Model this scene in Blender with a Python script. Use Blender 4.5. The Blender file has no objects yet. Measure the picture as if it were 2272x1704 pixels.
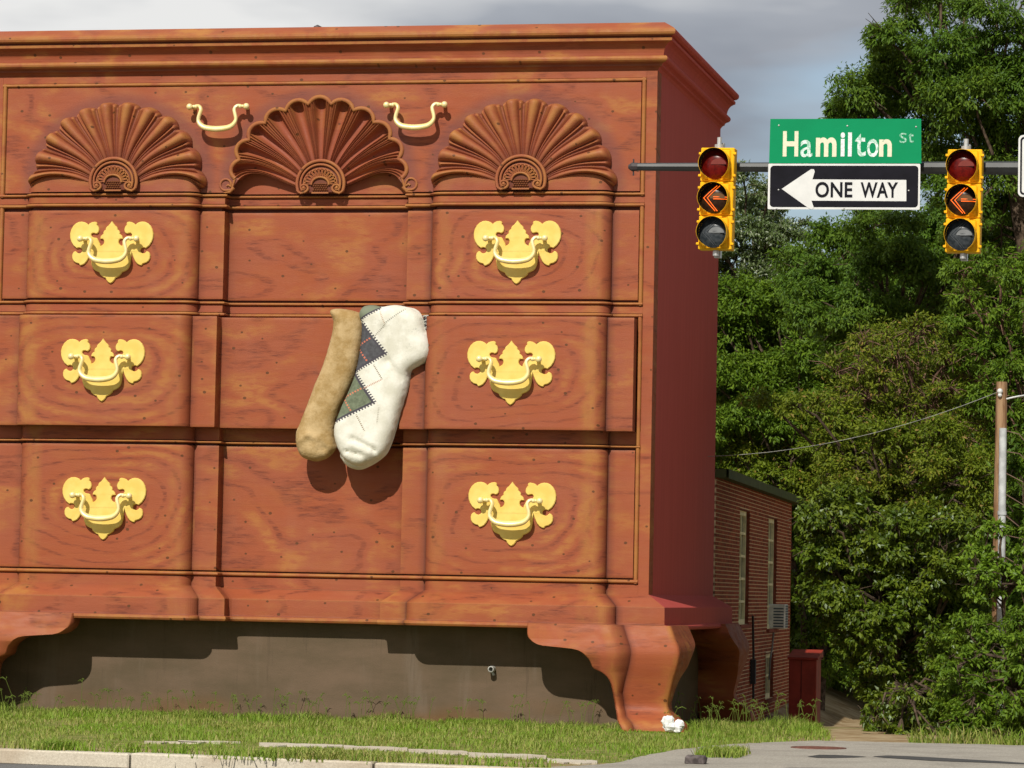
import bpy, math, random
import numpy as np
from mathutils import Vector, Matrix, Quaternion
from mathutils.geometry import tessellate_polygon, delaunay_2d_cdt
random.seed(7); np.random.seed(7)
S = bpy.context.scene
COL = S.collection

# ---------------------------------------------------------------- camera, sky, sun, exposure
CAM = (7740.42, -0.203770628, 0.0592687895, -0.0197344048)
CPOS = Vector((8.24937, -50.0, 0.01639))
def cam_axes():
    f, yaw, pitch, roll = CAM
    cy, sy, cp, sp = math.cos(yaw), math.sin(yaw), math.cos(pitch), math.sin(pitch)
    F = Vector((sy*cp, cy*cp, sp)); r = Vector((cy, -sy, 0)); u = r.cross(F)
    c, s = math.cos(roll), math.sin(roll)
    return F, r*c - u*s, r*s + u*c
F_, R_, U_ = cam_axes()
cd = bpy.data.cameras.new('camera'); cam = bpy.data.objects.new('camera', cd); COL.objects.link(cam)
cd.sensor_width = 36; cd.lens = 36*CAM[0]/2272; cd.clip_start = 0.5; cd.clip_end = 3000
m = Matrix((R_, U_, -F_)).transposed().to_4x4(); m.translation = CPOS
cam.matrix_world = m
S.camera = cam
def ray(u, v):                      # photo position measured on a 2212 px wide print
    u *= 2272/2212; v *= 2272/2212
    return (F_*CAM[0] + R_*(u-1136) - U_*(v-852)).normalized()
def at(u, v, y):                    # point of the place at distance plane y
    d = ray(u, v); return CPOS + d*((y-CPOS.y)/d.y)
def atz(u, v, z):
    d = ray(u, v); return CPOS + d*((z-CPOS.z)/d.z)

SUN = Vector((0.10, 1.0, -0.85)).normalized()
sl = bpy.data.lights.new('sun', 'SUN'); sl.energy = 4.3; sl.angle = math.radians(0.5); sl.color = (1.0, 0.945, 0.86)
so = bpy.data.objects.new('sun', sl); COL.objects.link(so)
so.rotation_mode = 'QUATERNION'; so.rotation_quaternion = SUN.to_track_quat('-Z', 'Y'); so.location = (0, -30, 40)
W = bpy.data.worlds.new('World'); S.world = W; W.use_nodes = True
nt = W.node_tree; nt.nodes.clear()
def wn(t, **k):
    n = nt.nodes.new(t)
    for a, b in k.items(): setattr(n, a, b)
    return n
out = wn('ShaderNodeOutputWorld'); sky = wn('ShaderNodeTexSky', sky_type='NISHITA', sun_disc=False)
sky.sun_elevation = math.atan(.85/1.005); sky.sun_rotation = math.radians(185.7); sky.air_density = 1.0; sky.dust_density = 1.5
b1 = wn('ShaderNodeBackground'); b1.inputs[1].default_value = 0.11; nt.links.new(sky.outputs[0], b1.inputs[0])
tc = wn('ShaderNodeTexCoord')
mp = wn('ShaderNodeMapping'); mp.inputs['Scale'].default_value = (1.0, 1.0, 3.4); mp.inputs['Location'].default_value = (0.31, 0.2, 0.13)
nt.links.new(tc.outputs['Generated'], mp.inputs[0])
n1 = wn('ShaderNodeTexNoise'); n1.inputs['Scale'].default_value = 5.5; n1.inputs['Detail'].default_value = 5; n1.inputs['Roughness'].default_value = .48
n2 = wn('ShaderNodeTexNoise'); n2.inputs['Scale'].default_value = 7.5; n2.inputs['Detail'].default_value = 4; n2.inputs['Roughness'].default_value = .42
for n in (n1, n2): nt.links.new(mp.outputs[0], n.inputs[0])
cr = wn('ShaderNodeValToRGB'); e = cr.color_ramp.elements
e[0].position = .37; e[0].color = (.27, .295, .345, 1); e[1].position = .68; e[1].color = (.82, .82, .81, 1)
x = e.new(.50); x.color = (.385, .41, .455, 1)
sx_ = wn('ShaderNodeSeparateXYZ'); nt.links.new(tc.outputs['Generated'], sx_.inputs[0])
def wm(op, a, b):
    q = wn('ShaderNodeMath', operation=op)
    for i, v in enumerate((a, b)):
        if isinstance(v, (int, float)): q.inputs[i].default_value = v
        else: nt.links.new(v, q.inputs[i])
    return q.outputs[0]
grad = wm('MULTIPLY', wm('SUBTRACT', wm('MAXIMUM', wm('MINIMUM', sx_.outputs[0], .1), -.4), -.21), -.85)      # cloud deck thins towards the left
nt.links.new(wm('ADD', n1.outputs[0], grad), cr.inputs[0])
b2 = wn('ShaderNodeBackground'); nt.links.new(cr.outputs[0], b2.inputs[0]); b2.inputs[1].default_value = 1.0
mk = wn('ShaderNodeMapRange'); mk.inputs[1].default_value = .40; mk.inputs[2].default_value = .56; mk.inputs[3].default_value = .12; mk.inputs[4].default_value = 1.0
nt.links.new(wm('ADD', wm('ADD', n2.outputs[0], wm('MAXIMUM', wm('MULTIPLY', wm('SUBTRACT', -.19, sx_.outputs[0]), 3.0), 0.0)), wm('MULTIPLY', wm('SUBTRACT', sx_.outputs[2], .125), 2.6)), mk.inputs[0])
ms = wn('ShaderNodeMixShader'); nt.links.new(mk.outputs[0], ms.inputs[0]); nt.links.new(b1.outputs[0], ms.inputs[1]); nt.links.new(b2.outputs[0], ms.inputs[2])
nt.links.new(ms.outputs[0], out.inputs[0])
S.view_settings.view_transform = 'Standard'; S.view_settings.look = 'None'; S.view_settings.exposure = 0; S.view_settings.gamma = 1
S.view_settings.use_curve_mapping = False
S.render.engine = 'CYCLES'; S.cycles.max_bounces = 6; S.cycles.transparent_max_bounces = 8

# ---------------------------------------------------------------- node helpers
class NM:
    def __init__(s, name, rough=.6, spec=.35, metal=0.0):
        s.m = bpy.data.materials.new(name); s.m.use_nodes = True; s.t = s.m.node_tree
        s.b = s.t.nodes['Principled BSDF']; s.b.inputs['Roughness'].default_value = rough
        s.b.inputs['Specular IOR Level'].default_value = spec; s.b.inputs['Metallic'].default_value = metal
        s._tc = None
    def n(s, t, **k):
        x = s.t.nodes.new(t)
        for a, b in k.items(): setattr(x, a, b)
        return x
    def L(s, a, b): s.t.links.new(a, b)
    def obj(s):
        if s._tc is None: s._tc = s.n('ShaderNodeTexCoord')
        return s._tc.outputs['Object']
    def pos(s):
        return s.n('ShaderNodeNewGeometry').outputs['Position']
    def map(s, scale, loc=(0, 0, 0), rot=(0, 0, 0), src=None):
        x = s.n('ShaderNodeMapping'); x.inputs['Scale'].default_value = scale; x.inputs['Location'].default_value = loc; x.inputs['Rotation'].default_value = rot
        s.L(src or s.obj(), x.inputs[0]); return x.outputs[0]
    def noise(s, vec, scale, detail=3, rough=.5, dist=0):
        x = s.n('ShaderNodeTexNoise'); x.inputs['Scale'].default_value = scale; x.inputs['Detail'].default_value = detail
        x.inputs['Roughness'].default_value = rough; x.inputs['Distortion'].default_value = dist; s.L(vec, x.inputs['Vector']); return x.outputs[0]
    def M(s, op, a, b=None, c=None):
        x = s.n('ShaderNodeMath', operation=op)
        for i, v in enumerate((a, b, c)):
            if v is None: continue
            if isinstance(v, (int, float)): x.inputs[i].default_value = v
            else: s.L(v, x.inputs[i])
        return x.outputs[0]
    def rng(s, v, a, b, c=0., d=1., smooth=True):
        x = s.n('ShaderNodeMapRange'); x.interpolation_type = 'SMOOTHSTEP' if smooth else 'LINEAR'
        for i, q in enumerate((a, b, c, d)): x.inputs[i+1].default_value = q
        s.L(v, x.inputs[0]); return x.outputs[0]
    def mix(s, f, a, b):
        x = s.n('ShaderNodeMix', data_type='RGBA')
        for i, v in ((0, f), (6, a), (7, b)):
            if isinstance(v, (int, float)): x.inputs[i].default_value = v
            elif isinstance(v, tuple): x.inputs[i].default_value = (*v[:3], 1)
            else: s.L(v, x.inputs[i])
        return x.outputs[2]
    def attr(s, name):
        x = s.n('ShaderNodeAttribute'); x.attribute_name = name; return x.outputs['Fac']
    def sep(s, v):
        x = s.n('ShaderNodeSeparateXYZ'); s.L(v, x.inputs[0]); return x.outputs
    def base(s, c):
        if isinstance(c, tuple): s.b.inputs['Base Color'].default_value = (*c[:3], 1)
        else: s.L(c, s.b.inputs['Base Color'])
    def bump(s, h, strength=.3, dist=.01):
        x = s.n('ShaderNodeBump'); x.inputs['Strength'].default_value = strength; x.inputs['Distance'].default_value = dist
        s.L(h, x.inputs['Height']); s.L(x.outputs[0], s.b.inputs['Normal'])

def wood_material(name, base=(.312, .077, .029), grain=1.0, gold=1.0, halo=None, rings=False):
    k = NM(name, rough=.62, spec=.25)
    p = k.map((1, 1, 1))
    warp = k.noise(k.map((.30, .6, .62)), 1.35, 2, .45)
    fine = k.noise(k.map((2.2, 2.2, 7)), 1.6, 3)
    ph = k.M('ADD', k.M('MULTIPLY', warp, 46), k.M('MULTIPLY', fine, 1.6))
    if rings:                       # nested oval figure painted on the swelling blocks of each drawer
        so_ = k.sep(k.obj())
        def near(v, cs):
            r_ = None
            for c_ in cs:
                d_ = k.M('ABSOLUTE', k.M('SUBTRACT', v, c_)); r_ = d_ if r_ is None else k.M('MINIMUM', r_, d_)
            return r_
        u_ = near(so_[0], (-8.23, -1.985)); w_ = near(so_[2], (4.94, 3.18, 1.165))
        dd_ = k.M('POWER', k.M('ADD', k.M('POWER', k.M('DIVIDE', u_, 1.30), 3.2), k.M('POWER', k.M('DIVIDE', w_, .72), 3.2)), .3125)
        ph2 = k.M('ADD', k.M('ADD', k.M('MULTIPLY', dd_, 27), k.M('MULTIPLY', warp, 27)), k.M('MULTIPLY', fine, 2.4))
        mx_ = k.M('LESS_THAN', u_, 1.36)
        ph = k.M('ADD', k.M('MULTIPLY', ph, k.M('SUBTRACT', 1.0, mx_)), k.M('MULTIPLY', ph2, mx_))
    sn = k.M('SINE', ph)
    # broken dark veins along the figure
    vein = k.M('POWER', k.rng(sn, .50, 1.0), 1.2)
    brk = k.rng(k.noise(k.map((1.2, 1, 9)), 2.2, 3, .6), .38, .58)
    ticks = k.rng(k.noise(k.map((5.5, 1, 60)), 1.1, 2, .6), .50, .62)
    v = k.M('MULTIPLY', k.M('MULTIPLY', vein, brk), k.M('ADD', .42, k.M('MULTIPLY', ticks, .58)))
    big = k.noise(k.map((.5, .5, 1.3)), 1.1, 3)
    col = k.mix(k.rng(big, .35, .68), base, (base[0]*.98, base[1]*1.06, base[2]*1.30))
    col = k.mix(k.M('MULTIPLY', k.rng(k.noise(k.map((1.3, 1, 26)), 1.3, 4, .6), .42, .75), .22), col, (base[0]*.66, base[1]*.55, base[2]*.55))
    # golden brushed glaze following the figure
    gm = k.M('MULTIPLY', k.rng(k.noise(k.map((.85, 1, 1.2), loc=(3, 0, 5)), 1.15, 3), .44, .62), k.rng(sn, -1.0, .5, 1.0, 0.0))
    broad = k.M('MULTIPLY', k.rng(k.noise(k.map((.8, 1, 2.4), loc=(9, 0, 2)), 1.3, 4, .6), .46, .74), .15*gold)
    gb = k.rng(k.noise(k.map((2.2, 1, 8), loc=(1, 2, 3)), 2.0, 4, .6), .30, .60)
    gcol = (.365, .155, .038)
    col = k.mix(broad, col, gcol)
    col = k.mix(k.M('MULTIPLY', k.M('MULTIPLY', gm, gb), .50*gold), col, (.43, .19, .046))
    col = k.mix(k.M('MULTIPLY', v, .74*grain), col, (base[0]*.36, base[1]*.34, base[2]*.55))
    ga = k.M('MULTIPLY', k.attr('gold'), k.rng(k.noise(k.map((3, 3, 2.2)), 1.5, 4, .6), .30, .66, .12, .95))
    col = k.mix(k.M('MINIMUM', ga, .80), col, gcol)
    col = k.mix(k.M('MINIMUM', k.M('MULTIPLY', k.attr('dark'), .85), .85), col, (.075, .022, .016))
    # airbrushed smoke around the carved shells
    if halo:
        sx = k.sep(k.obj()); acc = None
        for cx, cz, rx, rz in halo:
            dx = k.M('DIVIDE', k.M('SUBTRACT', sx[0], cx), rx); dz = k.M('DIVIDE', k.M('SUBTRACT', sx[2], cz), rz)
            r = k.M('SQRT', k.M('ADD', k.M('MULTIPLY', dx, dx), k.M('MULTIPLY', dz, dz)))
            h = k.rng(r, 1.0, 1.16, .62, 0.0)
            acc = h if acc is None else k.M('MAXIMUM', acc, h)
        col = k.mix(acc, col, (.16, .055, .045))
    # worm-hole specks
    vo = k.n('ShaderNodeTexVoronoi', voronoi_dimensions='2D'); vo.inputs['Scale'].default_value = 1.0; vo.inputs['Randomness'].default_value = 1
    sv = k.sep(k.map((2.0, 1, 2.5))); cv = k.n('ShaderNodeCombineXYZ'); k.L(sv[0], cv.inputs[0]); k.L(k.M('ADD', sv[2], k.M('MULTIPLY', sv[1], .7)), cv.inputs[1]); k.L(cv.outputs[0], vo.inputs['Vector'])
    cs = k.sep(vo.outputs['Color'])
    dot = k.M('MULTIPLY', k.M('LESS_THAN', vo.outputs['Distance'], k.M('ADD', .028, k.M('MULTIPLY', cs[1], .026))), k.M('GREATER_THAN', cs[0], .22))
    col = k.mix(k.M('MULTIPLY', dot, .85), col, (.09, .035, .012))
    # dust and weather
    dust = k.rng(k.noise(k.map((1, 1, .35)), 1.7, 5, .65), .48, .8)
    col = k.mix(k.M('MULTIPLY', dust, .10), col, (.38, .19, .12))
    k.base(col)
    k.L(k.rng(fine, .3, .7, .52, .72), k.b.inputs['Roughness'])
    k.bump(k.noise(k.map((8, 8, 40)), 2.5, 4, .6), .25, .012)
    return k.m

def plain(name, col, rough=.6, spec=.35, metal=0, var=.12, scale=6, bump=.0):
    k = NM(name, rough, spec, metal)
    n = k.noise(k.obj(), scale, 5, .6)
    c2 = tuple(max(0, v*(1-var*2.2)) for v in col); c1 = tuple(v*(1+var) for v in col)
    k.base(k.mix(k.rng(n, .3, .7), c2, c1))
    if bump: k.bump(k.noise(k.obj(), scale*6, 4, .6), bump, .01)
    return k.m

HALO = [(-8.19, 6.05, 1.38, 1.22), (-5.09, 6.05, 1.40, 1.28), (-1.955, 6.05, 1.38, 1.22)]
M = {}
M['wood'] = wood_material('painted_wood')
M['wood_front'] = wood_material('painted_drawer_front', rings=True)
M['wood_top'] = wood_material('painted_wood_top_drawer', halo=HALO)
M['carved'] = wood_material('painted_carving', base=(.30, .076, .034), grain=.25, gold=.5)
M['mould'] = wood_material('painted_moulding', grain=.5, gold=1.4)
k = NM('side_paint', .7, .2)
c = k.mix(k.rng(k.noise(k.map((6, 6, .35)), 1.2, 4, .6), .3, .75), (.445, .072, .057), (.495, .085, .068))
c = k.mix(k.rng(k.noise(k.map((22, 22, .5)), 1.5, 3, .6), .55, .8, 0, .2), c, (.36, .058, .052))
k.base(c); k.bump(k.noise(k.obj(), 30, 3), .2, .008); M['side'] = k.m
# plinth: brown-grey render with stains
k = NM('plinth_render', .9, .1)
c = k.mix(k.rng(k.noise(k.map((.5, .5, 1.3)), 1.6, 5, .6), .3, .72), (.105, .078, .048), (.152, .105, .070))
c = k.mix(k.rng(k.noise(k.map((1.6, 1, .25)), 1.4, 4, .65), .52, .75, 0, .5), c, (.18, .14, .105))
c = k.mix(k.rng(k.noise(k.map((5, 1, .35), loc=(4, 0, 0)), 1.5, 5, .7), .58, .74, 0, .5), c, (.07, .052, .035))
sz = k.sep(k.obj())
low = k.M('MULTIPLY', k.rng(sz[2], -1.95, -1.45, 1, 0), k.rng(k.noise(k.map((.35, 1, 1)), 1.5, 4), .4, .65))
c = k.mix(k.M('MULTIPLY', low, .5), c, (.185, .09, .03))
k.base(c); k.bump(k.noise(k.obj(), 45, 4), .3, .01); M['plinth'] = k.m
k = NM('gold_paint', .45, .4, .10)
k.base(k.mix(k.rng(k.noise(k.obj(), 5, 4), .3, .7), (.74, .53, .115), (.82, .62, .17))); M['brass'] = k.m
k = NM('polished_gold', .30, .6, .15)
k.base(k.mix(k.rng(k.noise(k.obj(), 4, 3), .3, .7), (.84, .68, .26), (.92, .79, .42))); M['bail'] = k.m

# ---------------------------------------------------------------- mesh helpers
OFF = {}
def world_off(o): return OFF.get(o, Vector((0, 0, 0)))
def tag(o, label=None, cat=None, group=None, kind=None):
    if label: o['label'] = label
    if cat: o['category'] = cat
    if group: o['group'] = group
    if kind: o['kind'] = kind
    return o
def empty(name, loc, label=None, cat=None, group=None, rz=0):
    o = bpy.data.objects.new(name, None); COL.objects.link(o); o.location = loc; o.rotation_euler.z = rz
    o.empty_display_size = .2; OFF[o] = Vector(loc); return tag(o, label, cat, group)
def new_mesh(name, V, Fs, mat=None, smooth=False, attrs=None, fm=None):
    me = bpy.data.meshes.new(name); me.from_pydata([tuple(v) for v in V], [], [tuple(f) for f in Fs])
    if mat is not None:
        for q in (mat if isinstance(mat, (list, tuple)) else [mat]): me.materials.append(q)
    if fm is not None: me.polygons.foreach_set('material_index', fm)
    if smooth: me.polygons.foreach_set('use_smooth', [True]*len(me.polygons))
    if attrs:
        for a, vals in attrs.items():
            at_ = me.attributes.new(a, 'FLOAT', 'POINT'); at_.data.foreach_set('value', np.asarray(vals, dtype=np.float32))
    me.update(); return me
def obj(name, me, parent=None, local=False, loc=None):
    """vertices in world coordinates unless local; under a parent the object is shifted back by the parent's own place"""
    o = bpy.data.objects.new(name, me); COL.objects.link(o)
    if parent is not None: o.parent = parent
    po = world_off(parent) if parent is not None else Vector((0, 0, 0))
    if local: o.location = Vector(loc or (0, 0, 0)) - po; OFF[o] = Vector(loc or (0, 0, 0))
    else: o.location = -po; OFF[o] = Vector((0, 0, 0))
    return o
def smooth_by_angle(me, deg=40):
    me.polygons.foreach_set('use_smooth', [True]*len(me.polygons))
    try: me.set_sharp_from_angle(angle=math.radians(deg))
    except Exception: pass
    return me
class MB:
    def __init__(s): s.V = []; s.F = []; s.fm = []
    def add(s, V, F, mi=0):
        o = len(s.V); s.V += [Vector(v) for v in V]; s.F += [tuple(i+o for i in f) for f in F]; s.fm += [mi]*len(F); return s
    def box(s, x0, x1, y0, y1, z0, z1, mi=0, M_=None):
        V = [(x0,y0,z0),(x1,y0,z0),(x1,y1,z0),(x0,y1,z0),(x0,y0,z1),(x1,y0,z1),(x1,y1,z1),(x0,y1,z1)]
        if M_: V = [M_ @ Vector(v) for v in V]
        return s.add(V, [(0,3,2,1),(4,5,6,7),(0,1,5,4),(1,2,6,5),(2,3,7,6),(3,0,4,7)], mi)
    def bbox(s, x0, x1, y0, y1, z0, z1, b=.01, mi=0, M_=None):      # box with chamfered edges
        V = []; idx = {}
        X, Y, Z = (x0, x1), (y0, y1), (z0, z1)
        for i in (0, 1):
            for j in (0, 1):
                for k_ in (0, 1):
                    sx, sy, sz = (1 if i == 0 else -1), (1 if j == 0 else -1), (1 if k_ == 0 else -1)
                    for ax in range(3):
                        p = [X[i]+sx*b, Y[j]+sy*b, Z[k_]+sz*b]; p[ax] = (X[i], Y[j], Z[k_])[ax]
                        idx[i, j, k_, ax] = len(V); V.append(tuple(p))
        F = []
        for ax in range(3):
            a, b_ = [q for q in range(3) if q != ax]
            for side in (0, 1):
                q = []
                for (p, r) in ((0, 0), (1, 0), (1, 1), (0, 1)):
                    c_ = [0, 0, 0]; c_[ax] = side; c_[a] = p; c_[b_] = r; q.append(idx[c_[0], c_[1], c_[2], ax])
                F.append(tuple(q) if side ^ (ax == 1) else tuple(reversed(q)))
        for ax in range(3):                                          # edges along ax
            a, b_ = [q for q in range(3) if q != ax]
            for p in (0, 1):
                for r in (0, 1):
                    def g(e, fa):
                        c_ = [0, 0, 0]; c_[ax] = e; c_[a] = p; c_[b_] = r; return idx[c_[0], c_[1], c_[2], fa]
                    F.append((g(0, a), g(1, a), g(1, b_), g(0, b_)))
        for i in (0, 1):
            for j in (0, 1):
                for k_ in (0, 1): F.append((idx[i, j, k_, 0], idx[i, j, k_, 1], idx[i, j, k_, 2]))
        if M_: V = [M_ @ Vector(v) for v in V]
        return s.add(V, F, mi)
    def tube(s, P, R, n=10, mi=0, caps=True, flat=1.0):
        P = [Vector(p) for p in P]; N = len(P)
        if not hasattr(R, '__len__'): R = [R]*N
        T = [(P[min(i+1, N-1)]-P[max(i-1, 0)]).normalized() for i in range(N)]
        ref = Vector((0, 1, 0)) if abs(T[0].y) < .9 else Vector((1, 0, 0))
        a = (ref - T[0]*ref.dot(T[0])).normalized(); V = []
        for i in range(N):
            a = (a - T[i]*a.dot(T[i])).normalized(); b = T[i].cross(a)
            for j in range(n):
                th = 2*math.pi*j/n; V.append(P[i] + (a*math.cos(th)*flat + b*math.sin(th))*R[i])
        F = [(i*n+j, i*n+(j+1) % n, (i+1)*n+(j+1) % n, (i+1)*n+j) for i in range(N-1) for j in range(n)]
        if caps: F += [tuple(range(n))[::-1], tuple((N-1)*n+j for j in range(n))]
        return s.add(V, F, mi)
    def ball(s, c, r, nu=14, nv=8, mi=0, sc=(1, 1, 1)):
        c = Vector(c); V = [c+Vector((0, 0, r*sc[2]))]
        for i in range(1, nv):
            ph = math.pi*i/nv
            for j in range(nu):
                th = 2*math.pi*j/nu; V.append(c+Vector((r*sc[0]*math.sin(ph)*math.cos(th), r*sc[1]*math.sin(ph)*math.sin(th), r*sc[2]*math.cos(ph))))
        V.append(c-Vector((0, 0, r*sc[2]))); F = [(0, 1+j, 1+(j+1) % nu) for j in range(nu)]
        for i in range(nv-2):
            for j in range(nu): F.append((1+i*nu+j, 1+(i+1)*nu+j, 1+(i+1)*nu+(j+1) % nu, 1+i*nu+(j+1) % nu))
        L = len(V)-1; b = 1+(nv-2)*nu
        F += [(L, b+(j+1) % nu, b+j) for j in range(nu)]
        return s.add(V, F, mi)
    def lathe(s, prof, c, axis='y', n=28, mi=0):                     # prof: (r, h) along axis
        V = []; c = Vector(c)
        for r, h in prof:
            for j in range(n):
                th = 2*math.pi*j/n; a, b = r*math.cos(th), r*math.sin(th)
                V.append(c + (Vector((a, h, b)) if axis == 'y' else Vector((a, b, h)) if axis == 'z' else Vector((h, a, b))))
        F = [(i*n+j, i*n+(j+1) % n, (i+1)*n+(j+1) % n, (i+1)*n+j) for i in range(len(prof)-1) for j in range(n)]
        return s.add(V, F, mi)
    def prism(s, pts, y0, y1, mi=0, bevel=0):                        # polygon in x,z extruded along y (y0 = front)
        n = len(pts); tri = tessellate_polygon([[Vector((p[0], p[1], 0)) for p in pts]])
        ar = sum(pts[i][0]*pts[(i+1) % n][1]-pts[(i+1) % n][0]*pts[i][1] for i in range(n))
        if bevel:
            sg = 1 if ar > 0 else -1; ins = []
            for i in range(n):
                a, b, c_ = Vector(pts[i-1]), Vector(pts[i]), Vector(pts[(i+1) % n])
                d1 = (b-a).normalized() if (b-a).length > 1e-9 else Vector((1, 0)); d2 = (c_-b).normalized() if (c_-b).length > 1e-9 else d1
                nn = Vector((-(d1.y+d2.y), d1.x+d2.x))*sg
                nn = nn.normalized() if nn.length > 1e-6 else Vector((0, 0)); ins.append(b+nn*bevel)
            V = [(p[0], y0, p[1]) for p in ins]+[(p[0], y0+bevel, p[1]) for p in pts]+[(p[0], y1, p[1]) for p in pts]
            F = [t if ar > 0 else t[::-1] for t in [tuple(t) for t in tri]]
            F = [tuple(t) for t in tri]
            for k_ in (0, 1): F += [(k_*n+i, k_*n+(i+1) % n, (k_+1)*n+(i+1) % n, (k_+1)*n+i) for i in range(n)]
        else:
            V = [(p[0], y0, p[1]) for p in pts]+[(p[0], y1, p[1]) for p in pts]
            F = [tuple(t) for t in tri]+[(i, (i+1) % n, n+(i+1) % n, n+i) for i in range(n)]
        return s.add(V, F, mi)
    def mesh(s, name, mat, smooth=None, fix=True):
        me = new_mesh(name, s.V, s.F, mat, fm=s.fm)
        if fix:
            import bmesh
            bm = bmesh.new(); bm.from_mesh(me); bmesh.ops.recalc_face_normals(bm, faces=bm.faces); bm.to_mesh(me); bm.free()
        if smooth: smooth_by_angle(me, smooth)
        return me

G = -1.95                                   # ground level at the chest
def sstep(a, b, x):
    t = min(1, max(0, (x-a)/(b-a))); return t*t*(3-2*t)
def gz(x, y):
    return G - .12*sstep(3.0, 4.6, y)*sstep(-1.5, 0.2, x) - .58*sstep(6.0, 16.0, y)*sstep(-1.5, 0.5, x)

# ---------------------------------------------------------------- the giant chest of drawers
CX = -5.112; HW = 5.112; DEPTH = 6.43
chest = empty('chest_of_drawers_building', (CX, 2.0, G), 'giant reddish brown chest of drawers with carved shells and gold handles', 'building')
def half_plan():
    P = [(0, .24, 0, 0), (1.0, .24, 0, 0), (1.26, .24, 0, .10), (1.36, .235, 0, .35), (1.395, .215, 0, .6), (1.408, .18, 0, .5), (1.41, 0, .35, 0), (1.47, 0, .1, 0),
         (1.66, 0, 0, .05), (1.75, 0, 0, .5), (1.785, .004, 0, 1.0)]
    B = [(0, -.04), (.80, -.04), (1.04, -.04), (1.14, -.045), (1.175, -.065), (1.183, -.10), (1.185, -.28), (1.25, -.28), (1.46, -.28), (1.55, -.28), (1.585, -.276)]
    for i in range(1, 9):
        th = math.pi/2*i/8; x = 1.785+.185*(1-math.cos(th)); y = -.18*math.sin(th)
        P.append((x, y, .35*sstep(.45, .95, i/8), .8*(1-i/8)**1.7)); B.append((1.585+.185*(1-math.cos(th)), y-.28))
    P += [(2.05, -.18, .3, 0), (2.16, -.18, 0, 0), (3.13, -.18, 0, 0), (4.08, -.18, 0, 0), (4.21, -.18, .7, 0)]
    B += [(2.0, -.46), (2.24, -.46), (3.13, -.46), (4.10, -.46), (4.30, -.46)]
    for i in range(0, 8):
        th = math.pi/2*(1-i/8); x = 4.485-.185*(1-math.cos(th)); y = -.18*math.sin(th)
        P.append((x, y, .7*(1-sstep(.0, .45, i/8)), .8*(i/8)**1.8)); B.append((4.685-.185*(1-math.cos(th)), y-.28))
    P += [(4.485, .004, 0, 1.0), (4.52, 0, 0, .5), (4.61, 0, 0, .05)]; B += [(4.685, -.276), (4.72, -.28), (4.80, -.28)]
    return P, B
hp, hb = half_plan()
def full_plan(xe, closed_ext=None):
    P = hp+[(xe, 0, 0, 0)]; B = hb+[(xe+.2, -.28)]
    A = [(CX-p[0], p[1], p[2]*.8, p[3]*.55) for p in reversed(P)]+[(CX+p[0], p[1], p[2], p[3]) for p in P[1:]]
    Bb = [(CX-p[0], p[1]) for p in reversed(B)]+[(CX+p[0], p[1]) for p in B[1:]]
    return A, Bb
def mitres(P):
    out_ = []
    for i in range(len(P)):
        a = Vector(P[max(i-1, 0)][:2]); b = Vector(P[i][:2]); c_ = Vector(P[min(i+1, len(P)-1)][:2])
        d1 = (b-a).normalized() if (b-a).length > 1e-7 else None; d2 = (c_-b).normalized() if (c_-b).length > 1e-7 else None
        d1 = d1 or d2; d2 = d2 or d1
        n1_ = Vector((d1.y, -d1.x)); n2_ = Vector((d2.y, -d2.x)); mm = (n1_+n2_).normalized()
        out_.append(mm/max(.55, mm.dot(n1_)))
    return out_
def sweep(P, sec, B=None, caps=True, extra=0):
    """P: plan points (x, y, gold, dark); sec: (off, z, gold, dark[, dy]); B: plan at off = .28 for a linear blend"""
    mt = mitres(P); V = []; g = []; d = []
    for i, p in enumerate(P):
        for q in sec:
            off, z, gg, dd = q[:4]; dy = q[4] if len(q) > 4 else 0
            if B: t = off/.28; x = p[0]+(B[i][0]-p[0])*t; y = p[1]+(B[i][1]-p[1])*t
            else: x = p[0]+mt[i].x*off; y = p[1]+mt[i].y*off
            V.append((x, y+dy, z)); g.append(max(gg, p[2]*(1-dd))); d.append(max(dd, p[3]))
    n = len(sec)
    F = [(i*n+j, (i+1)*n+j, (i+1)*n+j+1, i*n+j+1) for i in range(len(P)-1) for j in range(n-1)]
    if caps: F += [tuple(range(n)), tuple((len(P)-1)*n+j for j in reversed(range(n)))]
    return V, F, g, d
def sweep_part(name, P, sec, mat, parent=None, B=None, caps=True, ang=50):
    V, F, g, d = sweep(P, sec, B, caps)
    me = new_mesh(name, V, F, mat, attrs={'gold': g, 'dark': d}); smooth_by_angle(me, ang)
    return obj(name, me, parent or chest)
PF, PB = full_plan(4.875)                   # drawer width
PR, _ = full_plan(4.952)                    # rail width between the stiles
def subdiv_z(z0, z1): return [z0+(z1-z0)*i/4 for i in range(5)]
def drawer(z0, z1, dy, label=None):
    sec = [(-.06, z0, 0, .5, 0), (-.004, z0, 0, .3, dy)]
    sec += [(0, z0+.010, .25, 0, dy)]+[(0, z, 0, 0, dy) for z in (z0+.05, (z0+z1)/2, z1-.05)]+[(0, z1-.010, .25, 0, dy), (-.004, z1, 0, .3, dy), (-.06, z1, 0, .5, 0)]
    o = sweep_part('drawer', PF, sec, M['wood_front'], ang=30)
    if label: o['label'] = label
    return o
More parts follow.
